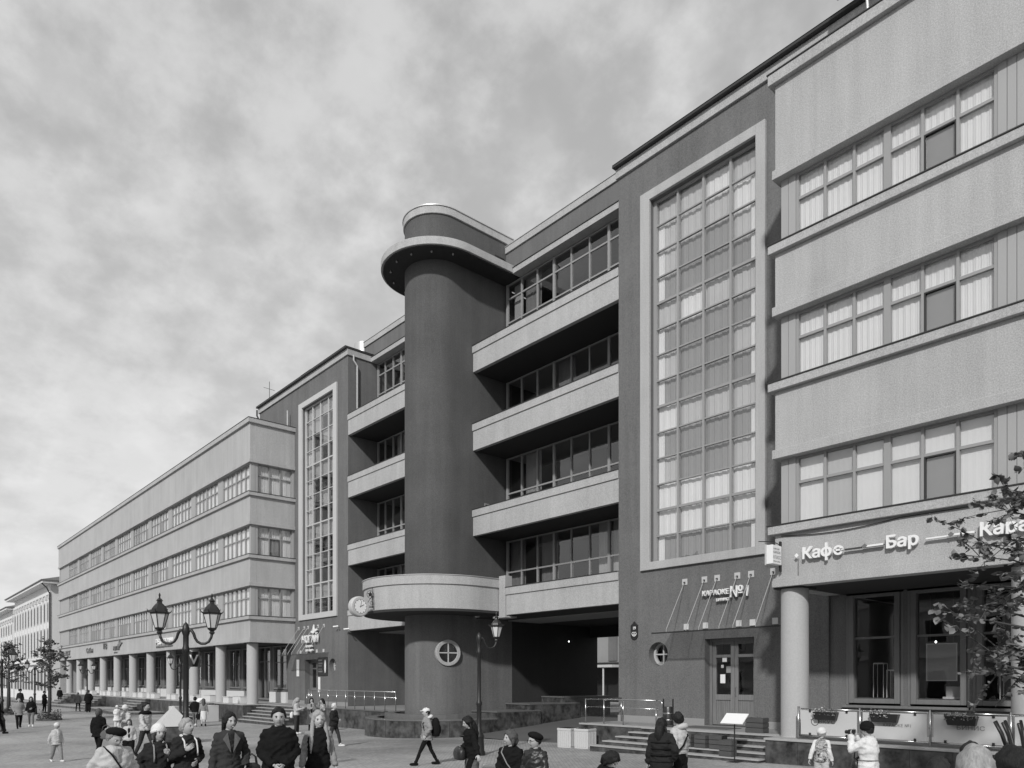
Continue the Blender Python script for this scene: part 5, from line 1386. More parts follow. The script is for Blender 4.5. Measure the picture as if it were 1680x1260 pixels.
def person(label, px__, dep, ytop, face, legs=(0,0,0,0), arms=('down','down'), top=('cloth_dark', .80, .03), legwear=('cloth_black', .0), shoes='cloth_black', hair=('short', 'hair_dark'), hat=None, head=(0,0), female=False, skirt=None, extra=(), group=None, seated=False, lean=0.0, open_front=None, collar=None, vest=None, skin='skin', smile=False, H=None, curl=.5, fat=1.0, raised=0.0):
    x, y = place(px__, dep); g0 = gz(x) + raised
    top_z = -(ytop - HY_)*dep/F_
    k = (top_z - g0)/1.75 if not seated else H/1.75
    if H and not seated: k = H/1.75
    rz = math.atan2(-x, y) + R(face)
    NP[0] += 1; sd_ = NP[0]
    t = root('person', (x, y, g0), label, 'person', group, rz)
    far = dep > 30; vx = .034 if far else (.017 if dep < 16 else .022)
    # joints
    hipz = .90; J = {}
    for s, (a, b) in ((1, legs[:2]), (-1, legs[2:])):
        a_, kb = R(a), R(b)
        if seated: a_, kb = R(85), R(85)
        h_ = Vector((s*.092, 0, hipz)); kn = h_ + Vector((s*.012, -math.sin(a_), -math.cos(a_)))*.415
        an = kn + Vector((0, -math.sin(a_-kb), -math.cos(a_-kb)))*.405
        J['hip', s], J['knee', s], J['ank', s] = h_, kn, an
    low = min(J['ank', 1].z, J['ank', -1].z); dz = .085 - low
    for q in J: J[q] = J[q] + Vector((0, 0, dz))
    if seated: dz = dz
    U = Matrix.Rotation(R(lean), 3, 'X')                       # lean of the upper body about the hips
    piv = Vector((0, 0, .95))
    def up(p): return U @ (Vector(p) - piv) + piv + Vector((0, 0, dz))
    A = {}
    for s, nm_ in ((1, arms[0]), (-1, arms[1])):
        e, w = ARMS[nm_]
        A[s] = (up((s*.148, .005, 1.40)), up((s*(e[0]-.038)*fat**.5, e[1], e[2])), up((s*w[0], w[1], w[2])))
    def S(p): return Vector(p)*k
    wst = .122 if female else .142; chw = .155 if female else .172
    torso = [(.84, .155, .112), (.94, .163*fat, .115*fat), (1.08, wst*fat, .100*fat), (1.24, chw*fat, .118*fat), (1.34, chw*1.0, .106), (1.41, .125, .082), (1.46, .066, .062)]
    def torso_into(mb, grow, z0=None, z1=1.47, flare=0.0):
        rr = []
        for (z, rx, ry) in torso:
            if z > z1: continue
            c = up((0, .01, z)); rr.append((c.z, rx+grow, ry+grow, c.x, c.y))
        if z0 is not None:
            rr = [q for q in rr if q[0] > z0+dz+.02]
            r0 = rr[0]
            if z0 < .84:
                for f in (1, .66, .33):
                    zz = z0 + (.84-z0)*(1-f)
                    rr.insert(len([1 for q in rr if q[0] < zz+dz]), (zz+dz, .155+grow+flare*f, .112+grow+flare*f*.9, 0, .005))
                rr.sort()
            else: rr.insert(0, (z0+dz, r0[1], r0[2], up((0,.01,z0)).x, up((0,.01,z0)).y))
        loft(mb, [(z*k, rx*k, ry*k, cx_*k, cy_*k) for z, rx, ry, cx_, cy_ in rr])
    # ---- body: one skin under the clothes, with head and hands
    mb = MB(); torso_into(mb, -.012)
    for s in (-1, 1):
        sh, el, wr_ = A[s]; mb.tube([S(sh), S(sh.lerp(el,.5)), S(el), S(el.lerp(wr_,.5)), S(wr_)], [.045*k, .042*k, .036*k, .034*k, .026*k], 10)
        h_, kn, an = J['hip', s], J['knee', s], J['ank', s]; mb.tube([S(h_), S(h_.lerp(kn,.5)), S(kn), S(kn.lerp(an,.4)), S(an)], [.078*k, .068*k, .050*k, .050*k, .034*k], 10)
    nb, hc = up((0, .012, 1.43)), up((0, -.012 if not head[1] else -.012 - .03*math.sin(R(head[1])), 1.606 - (.02 if head[1] > 20 else 0)))
    mb.tube([S(nb), S(nb.lerp(hc, .6)), S(hc)], [.056*k, .052*k, .05*k], 12)
    bm = remeshed(mb, vx*1.1)
    ex = MB(); i0 = 0
    ex.v = [tuple(v.co) for v in bm.vertices]; ex.f = [tuple(p.vertices) for p in bm.polygons]; ex.m = [0]*len(ex.f)
    bpy.data.meshes.remove(bm)
    Hm = Matrix.Rotation(R(head[0]), 3, 'Z') @ Matrix.Rotation(R(head[1]+lean*.6), 3, 'X')
    hb = MB(); head_into(hb, Hm, (0,0,0), smile)
    i = len(ex.v); ex.v += [tuple((hc + Vector(v)*HS)*k) for v in hb.v]; ex.f += [tuple(i+q for q in f) for f in hb.f]; ex.m += hb.m
    for s in (-1, 1):
        sh, el, wr_ = A[s]; d = (wr_-el).normalized()
        nm_ = arms[0] if s > 0 else arms[1]
        side = Vector((0, -1, .1)) if nm_ in ('down','back','fwd','side_out') else Vector((0, -.2, 1))
        pn = Vector((-s, 0, 0)) if nm_ in ('down','back','fwd','side_out') else Vector((-s*.3, .9, -.1))
        hh = MB(); hand_into(hh, wr_, d, side, pn, curl)
        i = len(ex.v); ex.v += [tuple(Vector(v)*k) for v in hh.v]; ex.f += [tuple(i+q for q in f) for f in hh.f]; ex.m += [0]*len(hh.f)
    ex.build('body', [skin, 'lip', 'eye_white', 'iris', hair[1]], t, smooth=True, local=True)
    # ---- clothes
    def cloth(mb_, m_, name, wr_=.010, vox=None):
        me = remeshed(mb_, (vox or vx)*max(k, .7), wr_*k if not far else 0, 3, sd_); me.materials.append(MATS[m_])
        o = bpy.data.objects.new(name, me); COL.objects.link(o); o.parent = t; return o
    tm, z0, gr = top
    mb = MB(); torso_into(mb, gr, z0, 1.465, .05 if z0 > .6 else .09)
    def sleeves(mb, g2, end=.96):
        for s in (-1, 1):
            sh, el, wr_ = A[s]; e2 = el.lerp(wr_, end)
            inn = sh.lerp(up((0,0,1.38)), .35)
            mb.tube([S(inn), S(sh), S(sh.lerp(el,.5)), S(el), S(el.lerp(e2,.5)), S(e2)], [(.045+g2)*k, (.050+g2*.8)*k, (.047+g2*.8)*k, (.042+g2*.8)*k, (.039+g2*.8)*k, (.033+g2*.8)*k], 12)
    if not vest: sleeves(mb, gr*.75)
    mb.tube([S(up((0,.012,1.39))), S(up((0,.010,1.485)))], [(.095+gr*.3)*k, (.070+gr*.3)*k], 14)
    tp = cloth(mb, tm, 'coat' if z0 < .7 else 'jacket', .017)
    if vest:
        mb = MB(); torso_into(mb, gr-.012, .95, 1.46); sleeves(mb, gr*.6); cloth(mb, vest, 'shirt', .008)
    if collar:
        m2 = MB(); pts = [up((.078*math.cos(a), .012+.072*math.sin(a), 1.478 - .035*max(0, -math.sin(a)))) for a in [2*math.pi*q/16 for q in range(17)]]
        m2.tube([S(p) for p in pts], .020*k, 7); m2.build('collar', collar, t, smooth=True, local=True)
    if open_front:        # inner garment showing in the opening of the jacket
        m2 = MB(); w_ = .05
        for q in range(6):
            za, zb_ = 1.44-.075*q, 1.44-.075*(q+1)
            wa, wb_ = w_*(1-.06*q), w_*(1-.06*(q+1))
            def fr(z):
                rr = interp(z, [q_[0] for q_ in torso], [q_[2] for q_ in torso]); return -(rr+gr+.004)+.01
            pa = [up((-wa, fr(za)+.008, za)), up((wa, fr(za)+.008, za)), up((wb_, fr(zb_)+.008, zb_)), up((-wb_, fr(zb_)+.008, zb_))]
            ma_, mb_ = up((0, fr(za)-.004, za)), up((0, fr(zb_)-.004, zb_))
            m2.poly([S(pa[0]), S(pa[3]), S(mb_), S(ma_)]); m2.poly([S(ma_), S(mb_), S(pa[2]), S(pa[1])])
        m2.build('shirt_front', open_front, t, smooth=True, local=True)
    if skirt:
        mb = MB(); loft(mb, [((skirt[1]+dz)*k, .20*k, .17*k, 0, 0), ((.7+dz)*k, .185*k, .15*k, 0, 0), ((.9+dz)*k, .175*k, .13*k, 0, 0), ((1.04+dz)*k, .145*k, .11*k, 0, 0)])
        cloth(mb, skirt[0], 'skirt', .012)
    if legwear:
        mb = MB(); lg = legwear[1]
        loft(mb, [((.80+dz)*k, .14*k, .105*k, 0, .005*k), ((.90+dz)*k, .168*k, .118*k, 0, .005*k), ((1.0+dz)*k, .158*k, .112*k, 0, .005*k)])
        for s in (-1, 1):
            h_, kn, an = J['hip', s], J['knee', s], J['ank', s]; an2 = an + (an-kn).normalized()*-.01
            mb.tube([S(h_), S(h_.lerp(kn,.5)), S(kn), S(kn.lerp(an2,.5)), S(an2)], [(.092+lg)*k, (.082+lg)*k, (.064+lg)*k, (.060+lg)*k, (.050+lg)*k], 12)
        cloth(mb, legwear[0], 'trousers', .008)
    for s in (-1, 1):
        an, kn = J['ank', s], J['knee', s]
        m2 = MB(); f = Vector((s*.12, -1, 0)).normalized()
        tilt = 0.0 if an.z < .12 else .45
        c = an + Vector((0, 0, -.035))
        dn = Vector((f.x, f.y, -tilt)).normalized()
        ring = [(c - dn*.075, .030), (c - dn*.05, .042), (c + dn*.02, .044), (c + dn*.10, .044), (c + dn*.155, .036), (c + dn*.178, .018)]
        m2.tube([S(p) for p, r_ in ring], [r_*k for p, r_ in ring], 10); m2.tube([S(an + Vector((0,0,.06))), S(an - Vector((0,0,.02)))], [.044*k, .044*k], 10)
        m2.build('shoe', shoes, t, smooth=True, local=True)
    # ---- hair and hats
    hs, hm = hair
    vs, nu, nv = head_pts(40, 30, .0, False)
    hr = MB()
    thr = {'short': ((0, .066), (.9, .045), (1.25, .0), (1.6, -.03), (2.2, -.065), (3.2, -.072)), 'long': ((0, .070), (.6, .045), (.95, -.02), (1.4, -.075), (2.2, -.11), (3.2, -.11)), 'bob': ((0, .060), (.6, .040), (.95, -.02), (1.4, -.07), (2.2, -.10), (3.2, -.10)), 'bald': ((0, .1), (1.3, .05), (1.6, -.03), (3.2, -.06))}[hs if hs in ('short','bob','bald') else 'long']
    vol = {'short': .016, 'long': .022, 'xlong': .022, 'bob': .024, 'tail': .016}.get(hs, .01)
    for a in range(nv+1):
        for b in range(nu):
            v = Vector(vs[a*nu+b]); ph = 2*math.pi*b/nu; ph = min(ph, 2*math.pi-ph)
            q = (v.z - interp(ph, [p[0] for p in thr], [p[1] for p in thr]))/.014; q = max(0, min(1, q*.5+.5))
            gr_ = -.022 + (vol+.022)*q*(1 + .35*noise.noise(v*28 + Vector((sd_*5, 0, 0))))
            n_ = v.normalized()
            hr.v.append(tuple((hc + Hm @ (v + n_*gr_ + Vector((0, .003, .003)))*HS)*k))
    for a in range(nv):
        for b in range(nu):
            b2 = (b+1) % nu; hr.f.append((a*nu+b, (a+1)*nu+b, (a+1)*nu+b2, a*nu+b2)); hr.m.append(0)
    def hp(p): return (hc + Hm @ Vector(p)*HS)*k
    if hs == 'long':
        hr.tube([hp((0,.055,.05)), hp((0,.075,-.05)), hp((0,.085,-.16)), hp((0,.085,-.27)), hp((0,.08,-.36))], [.07*k, .085*k, .088*k, .075*k, .03*k], 12)
        for s in (-1, 1): hr.tube([hp((s*.066,.02,.04)), hp((s*.082,.01,-.07)), hp((s*.092,-.005,-.18)), hp((s*.095,-.03,-.28))], [.022*k, .028*k, .026*k, .01*k], 8)
    if hs == 'xlong':
        hr.tube([hp((0,.055,.05)), hp((0,.075,-.05)), hp((0,.09,-.2)), hp((.04,.09,-.34)), hp((.06,.08,-.44))], [.07*k, .088*k, .092*k, .08*k, .03*k], 12)
        for s in (-1, 1): hr.tube([hp((s*.066,-.01,.055)), hp((s*.086,-.02,-.05)), hp((s*.098,-.04,-.16)), hp((s*.115,-.075,-.30)), hp((s*.125,-.085,-.46))], [.024*k, .032*k, .034*k, .032*k, .008*k], 8)
    if hs == 'bob':
        hr.tube([hp((0,.05,.04)), hp((0,.07,-.05)), hp((0,.06,-.13))], [.07*k, .078*k, .04*k], 12)
        for s in (-1, 1): hr.tube([hp((s*.066,.01,.045)), hp((s*.082,.0,-.05)), hp((s*.078,-.005,-.12))], [.024*k, .03*k, .012*k], 8)
    if hs == 'tail':
        hr.tube([hp((0,.09,.03)), hp((0,.14,.0)), hp((0,.14,-.12)), hp((0,.12,-.24))], [.03*k, .034*k, .034*k, .008*k], 8)
    hr.build('hair', hm, t, smooth=True, local=True)
    if hat:
        kind, hmx = hat; m2 = MB()
        if kind == 'beret':
            m2.ell((0,0,0), (.116, .128, .062), 24, 14)
            off, rt_ = (.012, .016, .072), Matrix.Rotation(R(-20), 3, 'X') @ Matrix.Rotation(R(8), 3, 'Y')
        elif kind == 'knit':
            m2.ell((0,0,0), (.100, .116, .102), 24, 14); m2.lathe([(.098,-.05),(.108,-.045),(.111,-.01),(.100,.005)], (0,0,0), 24)
            off, rt_ = (0, .006, .055), Matrix.Rotation(R(-12), 3, 'X')
        elif kind == 'cap':
            m2.ell((0,0,0), (.090, .107, .085), 24, 12); m2.prism([(-.075,-.085),(-.055,-.15),(0,-.172),(.055,-.15),(.075,-.085),(0,-.05)], -.002, .010)
            off, rt_ = (0, .0, .050), Matrix.Rotation(R(4), 3, 'X')
        elif kind == 'fur':
            m2.ell((0,0,0), (.125, .13, .10), 20, 12); off, rt_ = (0, .01, .075), Matrix.Rotation(R(-6), 3, 'X')
        vv = []
        for v in m2.v:
            q = Vector(v); 
            vv.append(tuple(hp(rt_ @ q + Vector(off))))
        m2.v = vv; ho = m2.build('hat', hmx, t, smooth=True, local=True, autosmooth=60)
    # ---- small extras that are worn
    for e in extra:
        if e[0] == 'straps':
            for s in (-1, 1):
                m2 = MB(); pts = []
                for zz in (1.455, 1.40, 1.32, 1.24, 1.16):
                    ry = interp(zz, [q_[0] for q_ in torso], [q_[2] for q_ in torso]); pts.append(up((s*(.095 + .03*(1.45-zz)), -(ry+gr+.006)+.012 if zz < 1.45 else .0, zz + (.02 if zz > 1.45 else 0))))
                m2.tube([S(p) for p in pts], .013*k, 6); m2.build('strap', e[1], t, smooth=True, local=True)
        if e[0] == 'cross':
            m2 = MB(); pts = [up((-.13,.0,1.475)), up((-.09,-.12-gr,1.38)), up((.02,-.13-gr,1.2)), up((.16,-.10-gr,1.02)), up((.20, .0, .95))]
            m2.tube([S(p) for p in pts], .011*k, 6); m2.build('strap', e[1], t, smooth=True, local=True)
        if e[0] == 'hood':
            m2 = MB(); pts = [up((.10*math.cos(a), .045+.085*math.sin(a), 1.47+.035*math.sin(a)-.012)) for a in [math.pi*(-.15+1.3*q/12) for q in range(13)]]
            m2.tube([S(p) for p in pts], [(.028+.03*math.sin(math.pi*q/12))*k for q in range(13)], 10); m2.build('hood', e[1], t, smooth=True, local=True)
        if e[0] == 'glasses':
            m2 = MB()
            for s in (-1, 1):
                m2.tube([hp((s*.032+.021*math.cos(a), -.101, .004+.017*math.sin(a))) for a in [2*math.pi*q/12 for q in range(13)]], .003*k, 5); m2.tube([hp((s*.053,-.10,.008)), hp((s*.078,.0,.006))], .003*k, 4)
            m2.tube([hp((-.012,-.102,.006)), hp((.012,-.102,.006))], .003*k, 4); m2.build('glasses', 'iris', t, local=True)
        if e[0] == 'lapels':
            m2 = MB()
            for s in (-1, 1):
                P3 = [up((s*.05,-.085-gr,1.455)), up((s*.125,-.108-gr,1.36)), up((s*.09,-.128-gr,1.30)), up((s*.015,-.135-gr,1.16)), up((s*.02,-.13-gr,1.25))]
                m2.poly([S(p) for p in (P3 if s < 0 else P3[::-1])])
            m2.build('lapel', e[1], t, local=True)
        if e[0] == 'belt':
            m2 = MB(); pts = [up(((wst+gr+.006)*fat*math.cos(a), .01+(.104+gr)*fat*math.sin(a), 1.07)) for a in [2*math.pi*q/24 for q in range(25)]]
            m2.tube([S(p) for p in pts], .014*k, 6); m2.build('belt', e[1], t, smooth=True, local=True)
    P3 = {'root': t, 'k': k, 'J': J, 'A': A, 'up': up, 'rz': rz, 'hp': hp}
    return P3
def worn_at(P3, p):
    t = P3['root']; v = Matrix.Rotation(P3['rz'], 3, 'Z') @ (P3['up'](p)*P3['k']); return Vector(t.location) + v
def bag(name, label, cat, P3, p, size, m, strap=None, rz=0.0):
    c = worn_at(P3, p); t = root(name, tuple(c), label, cat, None, P3['rz']+rz)
    mb = MB(); sx, sy, sz = size; mb.ell((0,0,-sz*.1), (sx*.62, sy*.62, sz*.62), 14, 10); 
    mb.v = [(max(-sx/2, min(sx/2, v[0])), max(-sy/2, min(sy/2, v[1])), max(-sz/2, min(sz/2, v[2]))) for v in mb.v]
    mb.build('pouch', m, t, smooth=True, local=True)
    if strap == 'handles':
        for s in (-1, 1): MB().tube([(-sx*.28, s*sy*.25, sz*.42), (-sx*.22, s*sy*.2, sz*.85), (0, s*sy*.1, sz*1.05), (sx*.22, s*sy*.2, sz*.85), (sx*.28, s*sy*.25, sz*.42)], .010, 6).build('handle', m, t, smooth=True, local=True)
    if strap == 'pack':
        for s in (-1, 1): MB().tube([(s*.10, -sy*.4, sz*.42), (s*.11, -sy*.5-.10, sz*.46), (s*.12, -sy*.5-.26, sz*.2), (s*.12, -sy*.5-.2, -sz*.3), (s*.1, -sy*.4, -sz*.4)], .014, 6).build('strap', m, t, smooth=True, local=True)
        mb = MB(); mb.ell((0, sy*.5, -sz*.12), (sx*.36, .04, sz*.26), 12, 8); mb.build('pocket', m, t, smooth=True, local=True)
    return t
WALK1, WALK2, STAND = (20, 8, -16, 14), (-15, 16, 20, 6), (2, 2, -2, 3)
# ---- near row at the bottom left
p = person('man in black beret and pale jacket looking down, nearest at bottom left', 187, 9.3, 1191, 20, STAND, ('pocket','pocket'), ('cloth_pale', .72, .05), ('cloth_dark', .01), hair=('short','hair_grey'), hat=('beret','cloth_black'), head=(14, 24), open_front='cloth_grey', extra=(('cross','cloth_black'),), fat=1.1)
p = person('woman in white knitted hat and dark jacket clutching a strap', 260, 10.8, 1189, 14, STAND, ('strap','pocket'), ('cloth_charcoal', .74, .045), ('cloth_dark', .01), hair=('bob','hair_brown'), hat=('knit','cloth_white'), head=(12, -4), female=True, collar='cloth_white', extra=(('straps','cloth_grey'),), fat=1.12)
p = person('short haired fair woman in dark jacket with pale backpack straps', 306, 10.9, 1178, 28, STAND, ('belly','strap'), ('cloth_charcoal', .78, .04), ('cloth_black', .01), hair=('short','hair_fair'), head=(22, -8), female=True, collar='cloth_white', extra=(('straps','cloth_white'),))
p = person('smiling dark haired woman in a grey coat with wide lapels', 376, 10.9, 1168, 14, STAND, ('pocket','down'), ('cloth_dark', .45, .03), ('cloth_black', 0), hair=('tail','hair_black'), head=(16, 2), female=True, open_front='cloth_charcoal', extra=(('lapels','cloth_mid'),), smile=True)
bag('handbag', 'dark handbag at the side of the woman in the grey coat', 'bag', p, (.33, .02, .86), (.26, .12, .24), 'leather', 'handles')
p = person('man in a long black coat facing the viewer', 457, 10.5, 1160, 2, STAND, ('front','front'), ('cloth_black', .48, .045), ('cloth_black', .01), hair=('short','hair_black'), head=(0, 2), collar='cloth_black', fat=1.06)
p = person('smiling woman with long fair hair in a black sleeveless coat', 522, 11.3, 1166, 10, STAND, ('down','down'), ('cloth_black', .42, .03), ('cloth_grey', 0), hair=('xlong','hair_fair'), head=(4, 0), female=True, vest='cloth_grey', collar='cloth_black', smile=True, skin='skin_pale')
# ---- middle left
p = person('small child in white hat and pale open jacket walking alone', 93, 22.6, 1185, 25, WALK1, ('down','back'), ('cloth_pale', .80, .04), ('cloth_grey', .02), 'cloth_white', ('short','hair_fair'), ('knit','cloth_white'), head=(-70, 0), open_front='cloth_white')
p = person('woman in black jacket with brown hair carrying a big handbag', 162, 24, 1161, 150, WALK1, ('down','belly'), ('cloth_black', .76, .045), ('cloth_black', .01), hair=('bob','hair_brown'), head=(0, 10), female=True, fat=1.08)
bag('handbag', 'large dark handbag of the woman in the black jacket', 'bag', p, (-.30, .05, .84), (.42, .18, .30), 'cloth_mid', 'handles')
p = person('woman in white hat and pale jacket holding a toddler', 206, 27, 1157, -35, STAND, ('carry','carry'), ('cloth_pale', .80, .045), ('cloth_black', .01), hair=('short','hair_fair'), hat=('knit','cloth_white'), head=(10, 12), female=True)
p2 = person('toddler in white hat and overalls held in the arms', 192, 26.6, 1156, 20, STAND, ('down','belly'), ('cloth_white', .55, .06), ('cloth_white', .03), 'cloth_white', ('short','hair_fair'), ('knit','cloth_white'), head=(10, 0), H=.80, seated=False, raised=0.0)
p2['root'].location.z = -(1156-HY_)*26.6/F_ - .83
p = person('girl in black dungarees with an open pale jacket', 212, 22.4, 1180, -4, STAND, ('down','down'), ('cloth_pale', .86, .045), ('cloth_black', .03), 'cloth_black', ('long','hair_brown'), None, head=(-6, 0), female=True, open_front='cloth_black')
p = person('man in pale jacket with dark shoulders walking across the plaza', 239, 24, 1150, 42, WALK1, ('back','fwd'), ('cloth_pale', .86, .035), ('cloth_dark', .0), 'cloth_black', ('short','hair_black'), head=(14, 4), collar='cloth_black')
mb = MB(); 
p3 = p
c = MB(); loft(c, [(1.33*p['k'], .222*p['k'], .150*p['k'], 0, .01), (1.41*p['k'], .20*p['k'], .135*p['k'], 0, .01), (1.455*p['k'], .10*p['k'], .085*p['k'], 0, .01)]); c.build('yoke', 'cloth_black', p['root'], smooth=True, local=True)
# ---- far left
person('walker in dark clothes cut by the left edge of the picture', -3, 36, 1143, 90, WALK1, ('fwd','back'), ('cloth_black', .80, .03), ('cloth_black', .0), group='distant walkers')
person('man in pale grey jacket walking beside a dark haired woman', 31, 40.5, 1143, 8, WALK2, ('pocket','pocket'), ('cloth_grey', .78, .04), ('cloth_black', .01), hair=('short','hair_black'))
person('dark haired woman in black jacket, light jeans and white shoes', 51, 42, 1142, -4, WALK1, ('belly','back'), ('cloth_black', .84, .035), ('cloth_denim', 0), 'cloth_white', ('long','hair_dark'), female=True)
person('person in tall fur hat behind the man in pale grey', 33, 66, 1131, 0, STAND, ('down','down'), ('cloth_charcoal', .6, .04), ('cloth_black', 0), hat=('fur','cloth_black'))
person('dark clothed person standing by the small leafy tree', 73, 61, 1133, 60, STAND, ('down','phone'), ('cloth_black', .7, .04), ('cloth_black', 0))
person('person in black walking away below the far columns', 98, 84, 1127, 176, WALK1, ('down','down'), ('cloth_black', .8, .04), ('cloth_dark', 0), raised=.1)
person('grey haired person in brown grey jacket walking away', 128, 64, 1135, 170, WALK2, ('down','down'), ('cloth_mid', .78, .04), ('cloth_dark', 0), hair=('short','hair_grey'))
person('stout man in black walking away beside the grey jacket', 145, 62, 1132, 178, STAND, ('down','pocket'), ('cloth_black', .72, .06), ('cloth_black', .02), hair=('short','hair_black'), fat=1.15)
person('man in black sweater walking away, left of the woman in white skirt', 320, 42, 1142, 168, WALK1, ('pocket','down'), ('cloth_black', .86, .03), ('cloth_denim', .0), 'cloth_white', ('short','hair_black'))
p = person('woman in white skirt with long hair walking away', 334, 42, 1145, 178, WALK2, ('down','down'), ('cloth_grey', .96, .02), None, 'cloth_black', ('long','hair_brown'), female=True, skirt=('cloth_white', .42))
bag('handbag', 'small black bag in the hand of the woman in white skirt', 'bag', p, (.29, -.03, .66), (.28, .12, .30), 'cloth_black', 'handles')
# ---- group before the hotel steps
p = person('woman in pale jacket and dark trousers looking at her phone', 487, 35, 1144, 72, STAND, ('phone','phone'), ('cloth_pale', .88, .03), ('cloth_dark', .01), 'cloth_white', ('long','hair_fair'), head=(0, 22), female=True)
bag('shoulder_bag', 'pale bag hanging behind the woman with the phone', 'bag', p, (-.1, .20, .92), (.28, .14, .30), 'cloth_white')
person('woman in long beige coat with hands at her face', 511, 36, 1145, 5, STAND, ('face','phone'), ('cloth_grey', .42, .035), ('cloth_black', 0), hair=('long','hair_black'), female=True, open_front='cloth_black')
person('woman in pale patterned top turned away from the beige coat', 529, 37, 1146, -60, STAND, ('belly','down'), ('pattern', .80, .03), ('cloth_dark', 0), hair=('long','hair_dark'), female=True, head=(0, 4))
person('white haired man in dark puffed jacket walking right', 548, 27.4, 1152, 70, WALK1, ('belly','belly'), ('cloth_charcoal', .84, .05), ('cloth_dark', .0), 'cloth_white', ('short','hair_white'), head=(-14, 4), collar='cloth_white')
# ---- centre
p = person('striding person in white cap and pale hoodie with backpack', 700, 20.3, 1157, -82, (26, 4, -20, 8), ('pocket','pocket'), ('cloth_grey', .80, .04), ('cloth_black', -.006), 'cloth_black', ('short','hair_dark'), ('cap','cloth_white'), extra=(('hood','cloth_white'),))
bag('backpack', 'black backpack on the striding person in white cap', 'backpack', p, (0, .26, 1.18), (.34, .22, .52), 'cloth_black', 'pack')
p = person('woman in black jacket and grey skirt bending before the lamp post', 774, 14.2, 1172, -70, WALK1, ('side_out','belly'), ('cloth_black', .84, .04), ('cloth_black', 0), hair=('long','hair_black'), head=(0, 14), female=True, skirt=('cloth_mid', .35), lean=6)
bag('shoulder_bag', 'black leather bag on the hip of the woman by the lamp', 'bag', p, (-.1, -.24, .98), (.40, .16, .26), 'leather')
p = person('smiling fair haired woman in black coat sitting on the bench', 838, 12.1, 1197, -30, STAND, ('lap','lap'), ('cloth_black', .72, .04), ('cloth_black', .01), hair=('bob','hair_brown'), head=(-30, 0), female=True, seated=True, H=1.70, extra=(('cross','cloth_grey'),), smile=True)
p['root'].location.z = -(1197-HY_)*12.1/F_ - (p['up']((0,0,1.75)).z*p['k'])
p = person('person in black beret and glasses and shiny leather jacket on the bench', 878, 11.7, 1203, -35, STAND, ('lap','lap'), ('leather', .72, .045), ('cloth_black', .01), hair=('short','hair_black'), hat=('beret','cloth_black'), head=(-25, 4), seated=True, H=1.66, extra=(('glasses',),), collar='leather')
p['root'].location.z = -(1201-HY_)*11.7/F_ - (p['up']((0,0,1.75)).z*p['k'])
p = person('dark haired person in black bowing low at the bottom edge', 975, 10.6, 1232, 60, STAND, ('lap','lap'), ('cloth_black', .72, .04), ('cloth_black', .01), hair=('bob','hair_black'), head=(0, 30), seated=True, H=1.66, lean=24)
p['root'].location.z = -(1232-HY_)*10.6/F_ - 1.20
# ---- right
p = person('woman with long black hair in a dark quilted coat seen from behind', 1085, 12.2, 1178, 176, STAND, ('down','pocket'), ('cloth_charcoal', .50, .05), ('cloth_black', .01), hair=('long','hair_black'), female=True, head=(-20, 4))
k = p['k']
for q in range(7):
    zz = .58 + .12*q; rr = .225 if q < 3 else .205
    mb = MB(); mb.tube([(rr*1.03*math.cos(a)*k, (.01+(rr-.035)*1.0*math.sin(a))*k, zz*k) for a in [2*math.pi*j/24 for j in range(25)]], .012*k, 6); mb.build('quilting_seam', 'cloth_black', p['root'], smooth=True, local=True)
p = person('young man in pale hooded jacket with black shoulder strap seen from behind', 1113, 12.6, 1168, -122, STAND, ('pocket','down'), ('cloth_pale', .98, .04), ('cloth_black', .03), hair=('short','hair_black'), head=(-28, 0), extra=(('hood','cloth_pale'), ('belt','cloth_grey')))
mb = MB(); kk = p['k']
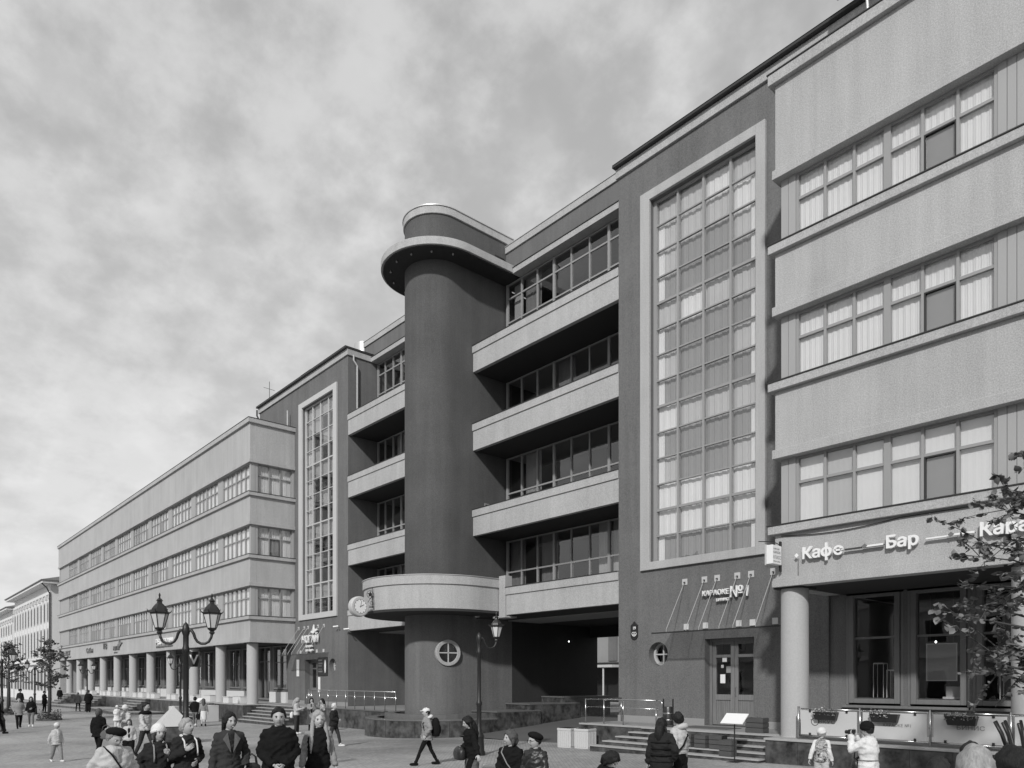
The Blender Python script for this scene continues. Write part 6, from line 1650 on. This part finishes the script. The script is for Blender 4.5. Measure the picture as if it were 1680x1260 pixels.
mb.tube([(-.16*kk, .02, 1.44*kk), (-.05*kk, .165*kk, 1.33*kk), (.10*kk, .17*kk, 1.15*kk), (.20*kk, .10*kk, 1.02*kk)], .016*kk, 6); mb.build('strap', 'cloth_black', p['root'], smooth=True, local=True)
p = person('child in striped pale hat and flower patterned waistcoat seen from behind', 1348, 14, 1195, 165, STAND, ('back','down'), ('pattern', .86, .035), ('cloth_pale', .02), 'cloth_white', ('short','hair_fair'), ('knit','cloth_white'), head=(-40, 0), vest='cloth_white')
p = person('woman in black beret and pale belted trench coat taking a photo', 1424, 11.4, 1185, -118, STAND, ('camera','camera'), ('cloth_white', .44, .045), ('cloth_black', 0), hair=('short','hair_dark'), hat=('knit','cloth_black'), head=(0, 6), female=True, extra=(('belt','cloth_grey'),), collar='cloth_white', fat=1.05)
c = worn_at(p, (0, -.30, 1.55)); t = root('photo_camera', tuple(c), 'black camera held up by the woman in the trench coat', 'camera', None, p['rz'])
MB().box(-.065,.065,-.03,.03,-.04,.045).build('body', 'black_board', t, local=True, bevel=.008); o = MB().lathe([(.03,0),(.03,.07),(.026,.075)], n=14).build('lens', 'black_board', t, local=True); o.rotation_euler = (R(90),0,0); o.location = (0,-.03,0)
bag('handbag', 'black bag hanging in front of the trench coat', 'bag', p, (-.12, -.24, .92), (.26, .13, .30), 'leather', 'handles')
person('teenager with glossy dark fringe at the bottom right', 1540, 6.2, 1244, 168, STAND, ('down','down'), ('cloth_dark', .8, .04), ('cloth_black', 0), hair=('bob','hair_dark'))
person('dark haired person half hidden behind the fair head', 1594, 6.6, 1219, 160, STAND, ('down','down'), ('cloth_dark', .8, .04), ('cloth_black', 0), hair=('bob','hair_dark'))
person('person with fair greying hair, closest at the bottom right', 1600, 4.5, 1225, 172, STAND, ('down','down'), ('cloth_mid', .8, .04), ('cloth_black', 0), hair=('long','hair_fair'), female=True)
person('person with black hair in the bottom right corner', 1660, 4.7, 1226, 178, STAND, ('down','down'), ('cloth_dark', .8, .05), ('cloth_black', 0), hair=('bob','hair_black'), head=(30, 0))
